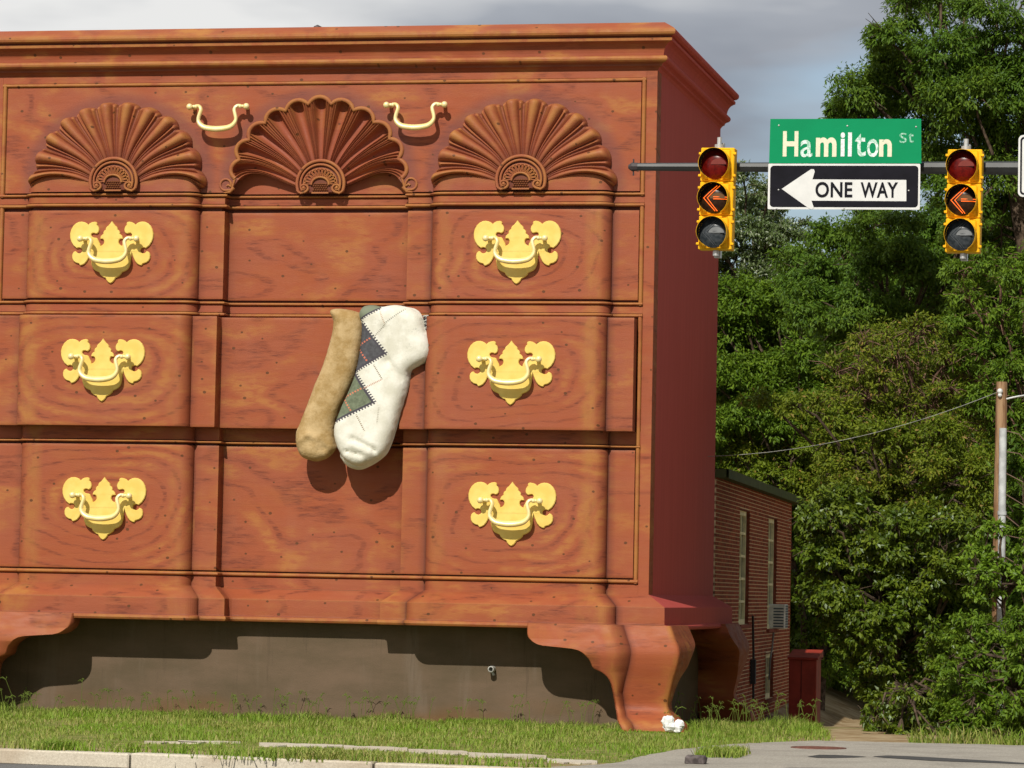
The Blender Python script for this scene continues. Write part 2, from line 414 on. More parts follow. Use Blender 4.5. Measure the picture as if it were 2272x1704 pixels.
# rows
d1 = drawer(4.283, 5.602, 0, 'second drawer from the top, shut, with two gold handles')
d2 = drawer(2.357, 4.006, -.27, 'third drawer from the top, pulled out slightly with two socks hanging over it')
d3 = drawer(.236, 2.092, 0, 'bottom drawer, shut, with two gold handles')
SHC = -5.09
def bead(z0, z1, out_=.042):
    zc, h = (z0+z1)/2, (z1-z0)/2
    s_ = [(-.06, z0, 0, .9)]+[(out_*math.cos(a), zc+h*math.sin(a), (1 if a > -.9 else .3), 0) for a in [math.radians(t) for t in (-90, -65, -40, -15, 10, 35, 60, 90)]]+[(-.06, z1, 0, .9)]
    s_[1] = (0.006, z0, .2, .3); s_[-2] = (0.006, z1, .8, 0)
    return s_
for z0, z1 in ((5.816, 5.859), (5.652, 5.704), (4.204, 4.248), (4.030, 4.079), (2.124, 2.160), (.156, .214)):
    sweep_part('bead_moulding', PR, bead(z0, z1), M['mould'])
def rail(z0, z1): return [(-.06, z0, 0, .6), (0, z0, 0, .2), (0, z0+.012, 0, 0), (0, (z0+z1)/2, 0, 0), (0, z1-.012, 0, 0), (0, z1, 0, .2), (-.06, z1, 0, .6)]
for z0, z1 in ((5.712, 5.806), (4.087, 4.194), (2.170, 2.36), (0.0, .147)):
    sweep_part('rail', PR, rail(z0, z1), M['wood'])
sweep_part('backing_panel', PR, [(-.06, 0.0, 0, .9), (-.06, 5.885, 0, .9)], M['wood'], caps=False)
b = MB(); b.box(CX-4.952, CX+4.952, .062, .12, 7.40, 7.66); b.box(CX-4.952, SHC-1.46, .062, .12, 5.885, 7.40); b.box(SHC+1.46, CX+4.952, .062, .12, 5.885, 7.40); obj('backing_panel', b.mesh('backing_panel', M['wood']), chest)
b = MB(); b.box(CX-4.952, CX+4.952, 0, .06, 7.552, 7.66); obj('rail', b.mesh('rail', M['wood']), chest)
for sx in (-1, 1):
    b = MB(); x0, x1 = sorted((CX+sx*4.952, CX+sx*5.112)); b.bbox(x0, x1, 0, .36, 0, 7.66, .004); obj('stile', b.mesh('stile', M['wood']), chest)
    # vertical beads each side of every drawer
    for z0, z1 in ((5.816, 7.552), (4.204, 5.704), (2.124, 4.079), (.156, 2.16)):
        xx = CX+sx*4.917; V = []; F = []; g = []
        for z in (z0, z1):
            for t in (-90, -60, -30, 0, 30, 60, 90):
                a = math.radians(t); V.append((xx+.033*math.sin(a), .05 if abs(t) == 90 else -.036*math.cos(a)+.004, z)); g.append(1.0)
        F = [(j, j+1, 8+j, 7+j) for j in range(6)]+[tuple(range(7)), tuple(range(13, 6, -1))]
        me = new_mesh('bead_moulding', V, F, M['mould'], attrs={'gold': g}); smooth_by_angle(me, 60); obj('bead_moulding', me, chest)
V = []; F = []
me = new_mesh('bead_moulding', [(x, (.05 if i in (0, 6) else -.036*math.sin(math.pi*i/6)+.004), 7.493+.056*(1-math.cos(math.pi*i/6))/2) for x in (CX-4.95, CX+4.95) for i in range(7)],
              [(j, j+7, j+8, j+1) for j in range(6)]+[tuple(range(7))[::-1], tuple(range(7, 14))], M['mould'], attrs={'gold': [1.0]*14}); smooth_by_angle(me, 60); obj('bead_moulding', me, chest)
# body walls and roof
b = MB(); b.box(CX-5.112, CX+5.112, .36, DEPTH, 0, 8.18); b.box(CX-5.112, CX+5.112, .06, .36, 7.66, 8.18); obj('side_wall', b.mesh('side_wall', M['side']), chest)
# cornice
CP = [(CX-HW, DEPTH, 0, 0), (CX-HW, 0, 0, 0), (CX-HW/2, 0, 0, 0), (CX, 0, 0, 0), (CX+HW/2, 0, 0, 0), (CX+HW, 0, 0, 0), (CX+HW, DEPTH, 0, 0), (CX-HW, DEPTH, 0, 0)]
csec = [(0, 7.655, 0, .5), (.03, 7.695, 0, .3), (.07, 7.715, 0, .4), (.075, 7.74, 0, .4), (.10, 7.755, .3, .4), (.14, 7.768, .8, .1), (.162, 7.79, 1, 0), (.168, 7.815, 1, 0), (.158, 7.842, 1, 0), (.135, 7.855, .8, 0),
        (.100, 7.862, 0, .1), (.103, 7.90, 0, 0), (.112, 7.94, 0, 0), (.132, 7.985, 0, 0), (.165, 8.025, 0, 0), (.215, 8.052, 0, 0), (.236, 8.056, 0, .3), (.240, 8.062, 1, 0), (.243, 8.098, 1, 0), (.222, 8.104, .2, .6), (.218, 8.125, 0, .9),
        (.255, 8.130, 0, .5), (.288, 8.150, 1, 0), (.300, 8.180, 1, 0), (.296, 8.212, .9, 0), (.272, 8.240, .35, 0), (.20, 8.288, 0, 0), (.11, 8.345, 0, 0), (-.4, 8.36, 0, 0)]
V, F, g, d = sweep(CP[:-1], csec, None, False)
n = len(csec); fm = []
for i in range(len(CP)-2):
    for j in range(n-1): fm.append(1 if i in (0, 5) else 0)
for q in range(len(V)):
    if q//n in (0, 6): g[q] = 0
# the sides carry the plain maroon paint: split the seam vertices so that the gold paint stays on the front
V2 = []; F2 = []; g2 = []; d2_ = []; fm2 = []
for fi, f in enumerate(F):
    base_ = len(V2)
    for vi in f: V2.append(V[vi]); g2.append(g[vi] if fm[fi] == 0 else 0); d2_.append(d[vi])
    F2.append((base_, base_+1, base_+2, base_+3)); fm2.append(fm[fi])
me = new_mesh('cornice', V2, F2, [M['mould'], M['side']], attrs={'gold': g2, 'dark': d2_}, fm=fm2)
import bmesh
def weld_smooth(me, ang, dist=1e-4):
    bm = bmesh.new(); bm.from_mesh(me)
    bmesh.ops.remove_doubles(bm, verts=bm.verts, dist=dist); bm.to_mesh(me); bm.free(); smooth_by_angle(me, ang)
me.polygons.foreach_set('use_smooth', [False]*len(me.polygons))
obj('cornice', me, chest)
b = MB(); b.box(CX-HW+.3, CX+HW-.3, .3, DEPTH, 8.30, 8.345); obj('roof', b.mesh('roof', plain('roof_felt', (.12, .11, .10), .9)), chest)
# small vent cap standing on the roof edge
p = at(686, 55, .9)
v_ = empty('roof_vent', (p.x, .9, 8.35), 'small weathered metal vent cap poking above the top edge of the giant chest', 'roof vent')
b = MB(); b.lathe([(.03, 0), (.03, .14), (.085, .14), (.06, .19), (.0, .22)], (p.x, .9, 8.33), 'z', 10); obj('cap', b.mesh('cap', plain('dark_metal_cap', (.08, .06, .06), .5)), v_)
b = MB(); b.add([(p.x+.10, .9, 8.38), (p.x+.62, 1.1, 8.36), (p.x+.60, 1.5, 8.36), (p.x+.05, 1.3, 8.50), (p.x+.05, .92, 8.53)], [(0, 1, 2, 3, 4)]); b.box(p.x+.08, p.x+.6, .95, 1.4, 8.345, 8.37)
obj('flashing', b.mesh('flashing', plain('grey_flashing', (.55, .54, .47), .6)), v_)

# top drawer: flat face cut out round the middle shell
SHC = -5.09; SZ = 6.03
half_tips = [(-1.335, .20), (-1.245, .54), (-1.03, .83), (-.735, 1.065), (-.375, 1.215), (0, 1.268)]
tipsC = half_tips+[(-x, z) for x, z in reversed(half_tips[:-1])]
def cat(P, t):                                  # Catmull-Rom through P, t in 0..len-1
    i = min(len(P)-2, max(0, int(t))); u = t-i
    p0 = Vector(P[max(i-1, 0)]); p1 = Vector(P[i]); p2 = Vector(P[i+1]); p3 = Vector(P[min(i+2, len(P)-1)])
    return .5*((2*p1)+(p2-p0)*u+(2*p0-5*p1+4*p2-p3)*u*u+(3*p1-p0-3*p2+p3)*u**3)
def fan(tips, nl, end, valley=.062):
    """returns function (t, s) -> (x, z) of the fan: s=0 at the rosette, s=1 at the scalloped rim"""
    P = [end]+tips+[(-end[0], end[1])]
    def pt(t, s):
        L = t*nl; q = L+.5
        T = cat(P, min(max(q if 0 < L < nl else q, .5), nl+.5))
        lob = abs((L % 1)-.5)*2 if 0 < L < nl else 1.0
        sc = 1-valley*lob**2.2
        T = Vector((T.x*sc, T.y*sc))
        a = math.radians(190-200*t); R0 = Vector((.355*math.cos(a), .335*math.sin(a)))
        sa = math.radians(162-144*t); ds = Vector((math.cos(sa), math.sin(sa)))
        w = (abs(t-.5)*2); side = -1 if t < .5 else 1
        ea = 90-side*(90*w**1.0+52*w**5)
        de = Vector((math.cos(math.radians(ea)), math.sin(math.radians(ea))))
        L_ = (T-R0).length
        p1 = R0+ds*L_*.36; p2 = T-de*L_*.36
        m_ = 1-s
        return R0*m_**3+p1*3*m_*m_*s+p2*3*m_*s*s+T*s**3
    return pt
fanC = fan(tipsC, 11, (-1.33, -.07), .075)
nC = 11*14
rimC = [fanC(i/nC, 1) for i in range(nC+1)]
x0, x1 = CX-4.875, CX+4.875; zb, zt = 5.884, 7.487
poly = [(x0, zb), (SHC-1.42, zb), (SHC-1.36, zb+.03)]+[(SHC+p.x, SZ+p.y) for p in rimC]+[(SHC+1.36, zb+.03), (SHC+1.42, zb), (x1, zb), (x1, zt), (x0, zt)]
b = MB(); b.prism(poly, 0, .055)
top = obj('drawer', b.mesh('drawer', M['wood_top']), chest); top['label'] = 'top drawer with three carved shells and two gold pulls'
# recess floor beneath the middle shell
b = MB(); b.box(SHC-1.40, SHC+1.40, .235, .26, 5.884, 6.75); b.box(SHC-1.44, SHC-1.40, .055, .26, 5.884, 6.4); b.box(SHC+1.40, SHC+1.44, .055, .26, 5.884, 6.4); obj('recess_panel', b.mesh('recess_panel', M['wood']), top)

def shell_mesh(kind):
    """carved fan as a height field; kind 'proud' stands out of the face, 'sunk' is hollowed into it. Local origin at the rosette centre."""
    if kind == 'proud':
        hf = [(-1.385, .02), (-1.275, .40), (-1.10, .71), (-.85, .965), (-.535, 1.125), (-.18, 1.215)]
        tips = hf+[(-x, z) for x, z in reversed(hf)]; nl = 12; end = (-1.37, -.16); val = .055
        f = fan(tips, nl, end, val)
    else:
        nl = 11; f = fanC
    per = 18; nt_ = nl*per; ns = 34; V = []; g = []; dk = []
    for j in range(ns+1):
        s = j/ns; s = 1-(1-s)**1.25
        for i in range(nt_+1):
            t = i/nt_; u = (i % per)/per if i < nt_ else 1.0
            if i == 0: u = 0
            p = f(t, s); a = abs(u-.5)
            if kind == 'proud':
                rib = math.sqrt(max(0, 1-(a/.27)**2)) if a < .27 else 0
                thin = math.sqrt(max(0, 1-((a-.385)/.062)**2)) if abs(a-.385) < .062 else 0
                endr = math.sqrt(max(0, 1-((s-.90)/.10)**2)) if s > .90 else 1
                grow = .18+.82*s**.9
                h = (.125*rib*grow*endr + .034*thin*grow*(endr if s > .95 else 1))
                gap = max(0, 1-abs(a-.30)/.035)+max(0, 1-abs(a-.46)/.05)
                y = -(.155+.035*math.sin(math.pi*min(1, s*.9))-.02*(a > .44)*s+h)
                if s > .965: y *= 1-.55*((s-.965)/.035)
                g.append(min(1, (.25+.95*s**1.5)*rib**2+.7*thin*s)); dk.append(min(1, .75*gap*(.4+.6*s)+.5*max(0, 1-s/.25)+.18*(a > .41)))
            else:
                rise = (1-s)*.12
                fl = math.sqrt(max(0, 1-(a/.25)**2)) if a < .25 else 0
                depth = .155*fl**.8*(.12+.88*s**1.3)
                ln = max(0, 1-abs(a-.345)/.028); ln2 = max(0, 1-abs(a-.455)/.03)
                r1 = math.sqrt(max(0, 1-((a-.295)/.045)**2)) if abs(a-.295) < .045 else 0; r2 = math.sqrt(max(0, 1-((a-.40)/.045)**2)) if abs(a-.40) < .045 else 0
                ln = max(ln, ln2*.8)
                y = rise+depth+.045*ln*(.4+.6*s)-.030*(r1+r2)*(.3+.7*s)
                if s > .955:
                    q = (s-.955)/.045; y = y*(1-q**2.2)-.004*q
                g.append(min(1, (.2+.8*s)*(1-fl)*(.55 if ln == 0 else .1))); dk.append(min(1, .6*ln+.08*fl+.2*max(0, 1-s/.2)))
            V.append((p.x, y, p.y))
    W_ = nt_+1
    F = [(j*W_+i, j*W_+i+1, (j+1)*W_+i+1, (j+1)*W_+i) for j in range(ns) for i in range(nt_)]
    if kind == 'proud':                                     # side walls back to the face
        o = len(V)
        for i in range(W_):
            x_, y_, z_ = V[ns*W_+i]; V.append((x_*1.004, .02, z_)); g.append(0); dk.append(.6)
        F += [(ns*W_+i, ns*W_+i+1, o+i+1, o+i) for i in range(nt_)]
        for col_ in (0, nt_):
            o2 = len(V)
            for j in range(ns+1):
                x_, y_, z_ = V[j*W_+col_]; V.append((x_, -.10, z_-.004)); g.append(0); dk.append(.7)
            F += [(j*W_+col_, (j+1)*W_+col_, o2+j+1, o2+j) for j in range(ns)]
    else:
        for col_ in (0, nt_):
            o2 = len(V)
            for j in range(ns+1):
                x_, y_, z_ = V[j*W_+col_]; V.append((x_, .235, z_+.02)); g.append(0); dk.append(.5)
            F += [(j*W_+col_, (j+1)*W_+col_, o2+j+1, o2+j) for j in range(ns)]
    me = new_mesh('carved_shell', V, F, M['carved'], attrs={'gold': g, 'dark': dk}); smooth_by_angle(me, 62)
    return me
def rosette_mesh():
    b = MB()
    def arc(rx, rz, a0, a1, r, y, n_=34, cz=0): b.tube([(rx*math.cos(math.radians(a0+(a1-a0)*i/n_)), y, cz+rz*math.sin(math.radians(a0+(a1-a0)*i/n_))) for i in range(n_+1)], r, 8)
    dome = [(.0, -.035), (.10, -.04), (.20, -.03), (.30, -.02), (.345, -.01), (.365, .02), (.37, .10)]
    V = []; n_ = 40
    for r, y in dome:
        for j in range(n_):
            a = 2*math.pi*j/n_; z = r*math.sin(a)*.95; V.append((r*math.cos(a), y, max(z, -.128)))
    b.add(V, [(i*n_+j, i*n_+(j+1) % n_, (i+1)*n_+(j+1) % n_, (i+1)*n_+j) for i in range(len(dome)-1) for j in range(n_)])
    arc(.362, .345, -22, 202, .028, -.03); arc(.305, .285, -22, 202, .020, -.04)
    arc(.255, .225, -20, 200, .012, -.045)
    for sx in (-1, 1):                                      # scroll ends
        pts = []
        for i in range(26):
            a = math.radians(-20-i*23); r = .088*(1-i/30)+(.02 if i < 3 else 0)
            pts.append((sx*(.255+r*math.cos(a)), -.05, -.065+r*math.sin(a)*.85))
        b.tube(pts, [.022*(1-.5*i/26) for i in range(26)], 7); b.ball((sx*.255, -.05, -.065), .028, 8, 6)
    for i in range(13):                                     # little flutes
        a = math.radians(2+176*i/12); ca, sa = math.cos(a), math.sin(a)
        for w in (-.017, .017):
            b.tube([(ca*(.125+q*.105)-sa*w*(q+.3), -.05-.01*q, sa*(.115+q*.095)+ca*w*(q+.3)) for q in (0, .35, .7, 1)], .0085, 6)
        b.ball((ca*.235, -.055, sa*.213), .017, 6, 5)
    arc(.135, .115, 0, 180, .017, -.06, 18, -.02)
    for ix in range(-3, 4):                                 # basket weave
        for iz in range(0, 4):
            x_ = ix*.035+(.0175 if iz % 2 else 0); z_ = -.10+iz*.03
            if (x_/.115)**2+((z_+.10)/.15)**2 < 1: b.add([(x_-.019, -.042, z_), (x_, -.042, z_-.022), (x_+.019, -.042, z_), (x_, -.042, z_+.022), (x_, -.075, z_)], [(0, 1, 4), (1, 2, 4), (2, 3, 4), (3, 0, 4)])
    b.box(-.13, .13, -.06, -.02, -.15, -.128)
    me = new_mesh('rosette', b.V, b.F, M['carved'], attrs={'gold': [min(1, max(0, (-.028-v.y)*24)) for v in b.V], 'dark': [.75 if v.y > -.042 else 0 for v in b.V]}); smooth_by_angle(me, 50)
    return me
shp = shell_mesh('proud'); ros = rosette_mesh()
for cx in (-8.19, -1.955):
    sh = obj('carved_shell', shp, top, True, (cx, 0, SZ))
    r = obj('rosette', ros, top, True, (cx, -.235, SZ))
    # the swelling block under the shell
    Pb = [q for q in (PF) if (q[0]-cx)**2 < 1.40**2 and q[1] < .1]
    if len(Pb) < 4: continue
    def ztop(x):
        a = abs(x-cx); xs = (0, .34, .5, .7, .9, 1.05, 1.25, 1.32, 1.40); zs = (-.10, -.07, .02, .10, .14, .12, .02, -.06, -.12)
        return SZ+np.interp(a, xs, zs)+.02
    dense = []
    for a_, c_ in zip(Pb[:-1], Pb[1:]):
        n_ = max(1, int((c_[0]-a_[0])/.08)); dense += [tuple(a_[q]+(c_[q]-a_[q])*i/n_ for q in range(4)) for i in range(n_)]
    dense.append(Pb[-1]); V = []; g = []; dk = []
    for q in dense:
        zt_ = ztop(q[0]); e_ = .18+q[1]
        V += [(q[0], q[1], 5.884), (q[0], q[1], 5.95 if zt_ > 5.96 else zt_-.02), (q[0], q[1], zt_), (q[0], .02, zt_+.01)]
        g += [q[2]*.7]*2+[.75, 0]; dk += [q[3]*.7]*3+[.5]
    F = [(i*4+j, i*4+4+j, i*4+5+j, i*4+1+j) for i in range(len(dense)-1) for j in range(3)]
    F += [(i*4, i*4+4, i*4+7, i*4+3)[::-1] for i in range(0)]
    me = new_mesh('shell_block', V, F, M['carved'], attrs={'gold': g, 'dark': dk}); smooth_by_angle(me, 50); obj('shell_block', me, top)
shs = shell_mesh('sunk'); obj('carved_shell', shs, top, True, (SHC, 0, SZ)); obj('rosette', ros, top, True, (SHC+.02, .10, SZ-.01))
b = MB()                                                    # raised rim with scrolled ends
rp = [Vector((SHC+p.x*1.012, -.012, SZ+p.y*1.012)) for p in rimC[1:-1]]
def scroll(sx):
    c0 = Vector((SHC+sx*1.43, -.012, SZ+.0)); pts = []
    for i in range(22):
        a = math.radians(-150-i*25); r = .105*(1-i/34.)
        pts.append(c0+Vector((sx*-r*math.cos(a)*-1, 0, r*math.sin(a))))
    return pts
b.tube(rp, .030, 8, flat=.7)
for sx in (-1, 1):
    e_ = rp[0] if sx < 0 else rp[-1]; sc_ = scroll(sx)
    b.tube([e_, Vector((SHC+sx*1.33, -.012, SZ-.10))]+[Vector((SHC+sx*(1.38), -.012, SZ-.115))]+[Vector((SHC+sx*(1.425+.085*math.sin(math.radians(a))), -.012, SZ-.03-.085*math.cos(math.radians(a)))) for a in range(10, 300, 20)]+[Vector((SHC+sx*(1.43-.045), -.012, SZ-.03)), Vector((SHC+sx*1.41, -.012, SZ-.05))], .017, 8, flat=.7)
    b.tube([Vector((SHC+sx*1.30, -.008, SZ-.07)), Vector((SHC+sx*1.36, -.008, SZ-.14)), Vector((SHC+sx*1.45, -.008, SZ-.15))], [.03, .022, .008], 8, flat=.7)
me = new_mesh('rim', b.V, b.F, M['carved'], attrs={'gold': [.8]*len(b.V)}); smooth_by_angle(me, 60); obj('rim', me, top)

# handles
PL = [(820,180),(838,207),(862,236),(880,250),(892,268),(893,285),(912,300),(922,318),(921,340),(937,350),(953,368),(961,400),(930,401),(915,412),(910,430),(911,448),(920,466),(937,480),(954,487),(958,462),(970,440),(983,416),(992,396),(1008,385),
      (1030,384),(1052,378),(1066,364),(1070,350),(1063,335),(1048,328),(1030,330),(1012,337),(995,332),(980,312),(975,285),(979,262),(990,240),(1003,228),(1000,210),(1008,194),(1030,188),(1062,193),(1090,206),(1110,226),(1128,208),(1155,194),(1190,187),(1225,190),(1262,207),(1296,240),(1320,285),(1332,335),(1329,390),(1313,438),(1285,482),(1243,516),
      (1226,508),(1205,508),(1186,517),(1176,533),(1177,553),(1188,569),(1208,578),(1230,575),(1246,562),(1255,550),(1275,556),(1292,574),(1300,602),(1297,640),(1280,672),(1250,694),(1212,704),(1197,727),(1172,722),(1143,705),(1118,675),(1100,640),(1086,606),(1074,560),(1068,610),(1062,680),(1054,722),(1038,762),(1012,787),(980,803),(957,812),(948,835),(925,858),(900,874),(880,880),(868,906),(846,932),(820,946)]
SX, SZc = .001276, .001227
def hl(p): return ((p[0]-820)*SX, (500-p[1])*SZc)
right = [hl(p) for p in PL]; plate = right+[(-x, z) for x, z in reversed(right[1:-1])]
b = MB(); b.prism(plate, -.035, .0, 0, .010); me_plate = b.mesh('backplate', M['brass'])
bl = [(1092,402),(1060,400),(1035,418),(1022,450),(1030,490),(1044,540),(1046,585),(1022,630),(975,665),(900,682),(820,688)]
hr = [hl(p) for p in bl]; path = hr+[(-x, z) for x, z in reversed(hr[:-1])]
def bail_mesh():
    # smooth the path, bail stands out more at its grip
    P = [(x, z) for x, z in path]; pts = []; R = []
    N = 60
    for i in range(N+1):
        q = cat(P, (len(P)-1)*i/N); s_ = abs(i/N-.5)*2
        pts.append((q.x, -.215+.06*s_**3, q.y)); R.append(.027+.017*max(0, 1-(s_/.42)**2))
    b = MB(); b.tube(pts, R, 12, flat=1.25)
    return b.mesh('bail', M['bail'], 60)
me_bail = bail_mesh()
b = MB()
b.ball((0, -.185, 0), .048, 16, 10); b.ball((-.062, -.165, .005), .026, 12, 8); b.ball((-.098, -.165, .004), .034, 12, 8)
b.tube([(-.03, 0, 0), (-.03, -.16, 0)], .03, 12)
me_kn = b.mesh('knob', M['bail'], 60)
V = [(-v.co.x, v.co.y, v.co.z) for v in me_kn.vertices]; me_kn2 = new_mesh('knob', V, [tuple(reversed(p.vertices)) for p in me_kn.polygons], M['bail']); smooth_by_angle(me_kn2, 60)
def handle(parent, cx, y, cz, plate_=True):
    if plate_: obj('backplate', me_plate, parent, True, (cx, y, cz))
    obj('bail', me_bail, parent, True, (cx, y, cz))
    zk = cz+(500-410)*SZc
    obj('knob', me_kn, parent, True, (cx+.44, y, zk)); obj('knob', me_kn2, parent, True, (cx-.44, y, zk))
for cx, par, y, cz in ((-8.215, d1, -.18, 5.045), (-2.005, d1, -.18, 5.045), (-8.215, d2, -.45, 3.258), (-2.005, d2, -.45, 3.258), (-8.225, d3, -.18, 1.205), (-2.005, d3, -.18, 1.215)):
    handle(par, cx, y, cz)
for cx in (-6.615, -3.585): handle(top, cx, 0, 7.045, False)

# base moulding
BA, BB = full_plan(5.112)
BA = [(CX-HW, DEPTH, 0, 0)]+BA+[(CX+HW, DEPTH, 0, 0)]; BB = [(CX-HW-.28, DEPTH+.28)]+[(CX-HW-.28, -.28)]+BB[1:-1]+[(CX+HW+.28, -.28)]+[(CX+HW+.28, DEPTH+.28)]
bsec = [(0.0, .004, 0, .3), (.012, -.006, .0, .2), (.10, -.062, 0, 0), (.20, -.125, 0, 0), (.272, -.172, .15, 0), (.280, -.182, .5, .2), (.281, -.200, 0, 0), (.283, -.30, 0, 0), (.283, -.415, 0, .1), (.286, -.432, 0, .5),
        (.305, -.436, .2, .2), (.322, -.452, .9, 0), (.326, -.478, 1, 0), (.310, -.505, .8, 0), (.27, -.515, 0, .5), (-.15, -.515, 0, .5)]
V, F, g, d = sweep(BA, bsec, BB, False); n = len(bsec)
V2 = []; F2 = []; g2 = []; d2_ = []; fm2 = []; nf = n-1
for fi, f in enumerate(F):
    i = fi//nf; side = i == 0 or i == len(BA)-2; o = len(V2)
    for vi in f: V2.append(V[vi]); g2.append(0 if side else g[vi]); d2_.append(0 if side else d[vi])
    F2.append(tuple(range(o, o+4))); fm2.append(1 if side else 0)
me = new_mesh('base_moulding', V2, F2, [M['wood'], M['side']], attrs={'gold': g2, 'dark': d2_}, fm=fm2)
obj('base_moulding', me, chest)
# plinth
b = MB(); b.box(CX-4.92, CX+4.92, .20, DEPTH-.2, G-1.0, -.02); obj('plinth', b.mesh('plinth', M['plinth']), chest)
# ogee bracket feet
zs_ = [-.440, -.50, -.56, -.618, -.68, -.732, -.79, -.848, -.90, -.96, -1.035, -1.10, -1.16, -1.224, -1.30, -1.36, -1.436, -1.52, -1.601, -1.66, -1.717, -1.75, -1.781, -1.81, -1.841, -1.875, -1.915, -1.95, -2.02]
offx = lambda z: float(np.interp(-z, (.44, .468, .618, .732, .848, 1.035, 1.224, 1.42, 1.56, 1.63, 1.68, 1.72, 1.78, 1.84, 1.88, 1.99), (.37, .405, .464, .528, .553, .514, .448, .397, .358, .362, .39, .43, .51, .60, .635, .64)))
outl = lambda z: float(np.interp(-z, (.44, .593, .65, .70, .74, .762, .772, .779, .80, .84, .889, .94, .993, 1.05, 1.088, 1.10, 1.13, 1.174, 1.23, 1.289, 1.428, 1.613, 1.797, 1.87, 1.934, 2.02), (-1.675, -1.664, -1.64, -1.59, -1.52, -1.44, -1.30, -1.05, -.93, -.85, -.787, -.74, -.714, -.696, -.66, -.60, -.55, -.497, -.46, -.436, -.41, -.383, -.32, -.27, -.235, -.21)))
side_y = lambda z: float(np.interp(-z, (.44, .62, .70, .76, .79, .84, .92, 1.05, 1.12, 1.21, 1.33, 1.5, 1.7, 1.85, 2.02), (1.25, 1.28, 1.20, 1.08, .92, .78, .62, .52, .34, .16, .04, 0, .0, -.10, -.2)))
_o, _l, _s = offx, outl, side_y
def blur(f, w):
    return lambda z: sum(f(z+w*q)*g_ for q, g_ in ((-1.5, .1), (-1, .15), (-.5, .2), (0, .2), (.5, .15), (1, .12), (1.5, .08)))
offx = blur(_o, .045); outl = blur(_l, .012); side_y = blur(_s, .035)
zs_ = sorted(set([round(-.44-.0175*i, 4) for i in range(91)]), reverse=True)
def foot_mesh(mx, my, block=True):
    rows = []; g = []; dk = []
    for z in zs_:
        o = offx(z); xo = outl(z); blk = .16*(1 if block else 0)*float(np.interp(-z, (.4, .9, 1.7, 2.0), (1, 1, .7, .5)))
        xg = -.627+.9*o-.02; xg = max(xg, xo+.12) if block else xo+.05
        yf = -o; row = []
        def add(x_, y_, gg=0, dd=0): row.append((x_, y_, z)); g.append(gg); dk.append(dd)
        add(xo, yf-blk+.42); add(xo, yf-blk+.02, .2)
        w = min(.22, (xg-xo)*.6)
        add(xo+.02, yf-blk, .3); add(xg-w*1.6, yf-blk, 0); add(xg-w, yf-blk, .7)
        for q in (.3, .55, .8): add(xg-w+w*q, yf-blk+blk*(1-math.cos(math.pi/2*q))*1.0, .7*(1-q), .6*q)
        add(xg, yf+.01, 0, .85); add(xg+.035, yf, 0, .35); add(xg+.10, yf)
        add(o-.10, yf, .15); add(o-.03, yf+.003, .9); add(o-.003, yf+.03, .5); add(o, yf+.12)
        sy = side_y(z); add(o, max(sy*.5, yf+.16)); add(o, max(sy, yf+.2)); add(o-.28, max(sy, yf+.2))
        rows.append(row)
    n_ = len(rows[0]); V = [p for r in rows for p in r]
    F = [(i*n_+j, i*n_+(j+1) % n_, (i+1)*n_+(j+1) % n_, (i+1)*n_+j) for i in range(len(rows)-1) for j in range(n_)]
    F += [tuple(range(n_)), tuple(reversed(range((len(rows)-1)*n_, len(rows)*n_)))]
    V = [((x_ if mx > 0 else 2*CX-x_), (y_ if my > 0 else DEPTH-y_), z_) for x_, y_, z_ in V]
    if mx*my < 0: F = [tuple(reversed(f)) for f in F]
    me = new_mesh('bracket_foot', V, F, M['wood'], attrs={'gold': g, 'dark': dk})
    bm = bmesh.new(); bm.from_mesh(me); bmesh.ops.recalc_face_normals(bm, faces=bm.faces); bm.to_mesh(me); bm.free()
    smooth_by_angle(me, 55); return me
for mx, my, bk in ((1, 1, True), (-1, 1, True), (1, -1, False), (-1, -1, False)): obj('bracket_foot', foot_mesh(mx, my, bk), chest)
# wall pipe outlet
pp = at(1065, 1445, .2)
b = MB(); b.lathe([(.045, .0), (.045, -.16), (.032, -.165), (.03, -.02), (0, -.02)], (pp.x, .2, pp.z), 'y', 14); b.tube([(pp.x+.01, .12, pp.z-.04), (pp.x+.03, .12, pp.z-.09)], .02, 8)
o = obj('wall_tap', b.mesh('wall_tap', plain('galvanised', (.42, .42, .38), .5)), None); tag(o, 'small round metal pipe outlet on the brown plinth wall', 'pipe')
# crumpled white litter by the foot
pf = atz(1458, 1580, G)
b = MB(); rs = random.Random(4)
for i in range(9):
    c_ = Vector((pf.x+rs.uniform(-.12, .12), -1.0+rs.uniform(-.05, .05), G+.06+rs.uniform(0, .13))); r_ = rs.uniform(.05, .085); o_ = len(b.V); b.ball(c_, r_, 8, 6)
    for v in b.V[o_:]: v += Vector((rs.uniform(-1, 1), rs.uniform(-1, 1), rs.uniform(-1, 1)))*.014
o = obj('litter', b.mesh('litter', plain('white_paper', (.85, .85, .83), .7)), None); tag(o, 'crumpled white plastic bag on the grass against the front foot of the chest', 'litter')
o.location = (at(1458, 1580, -1.0).x-pf.x, 0, 0)

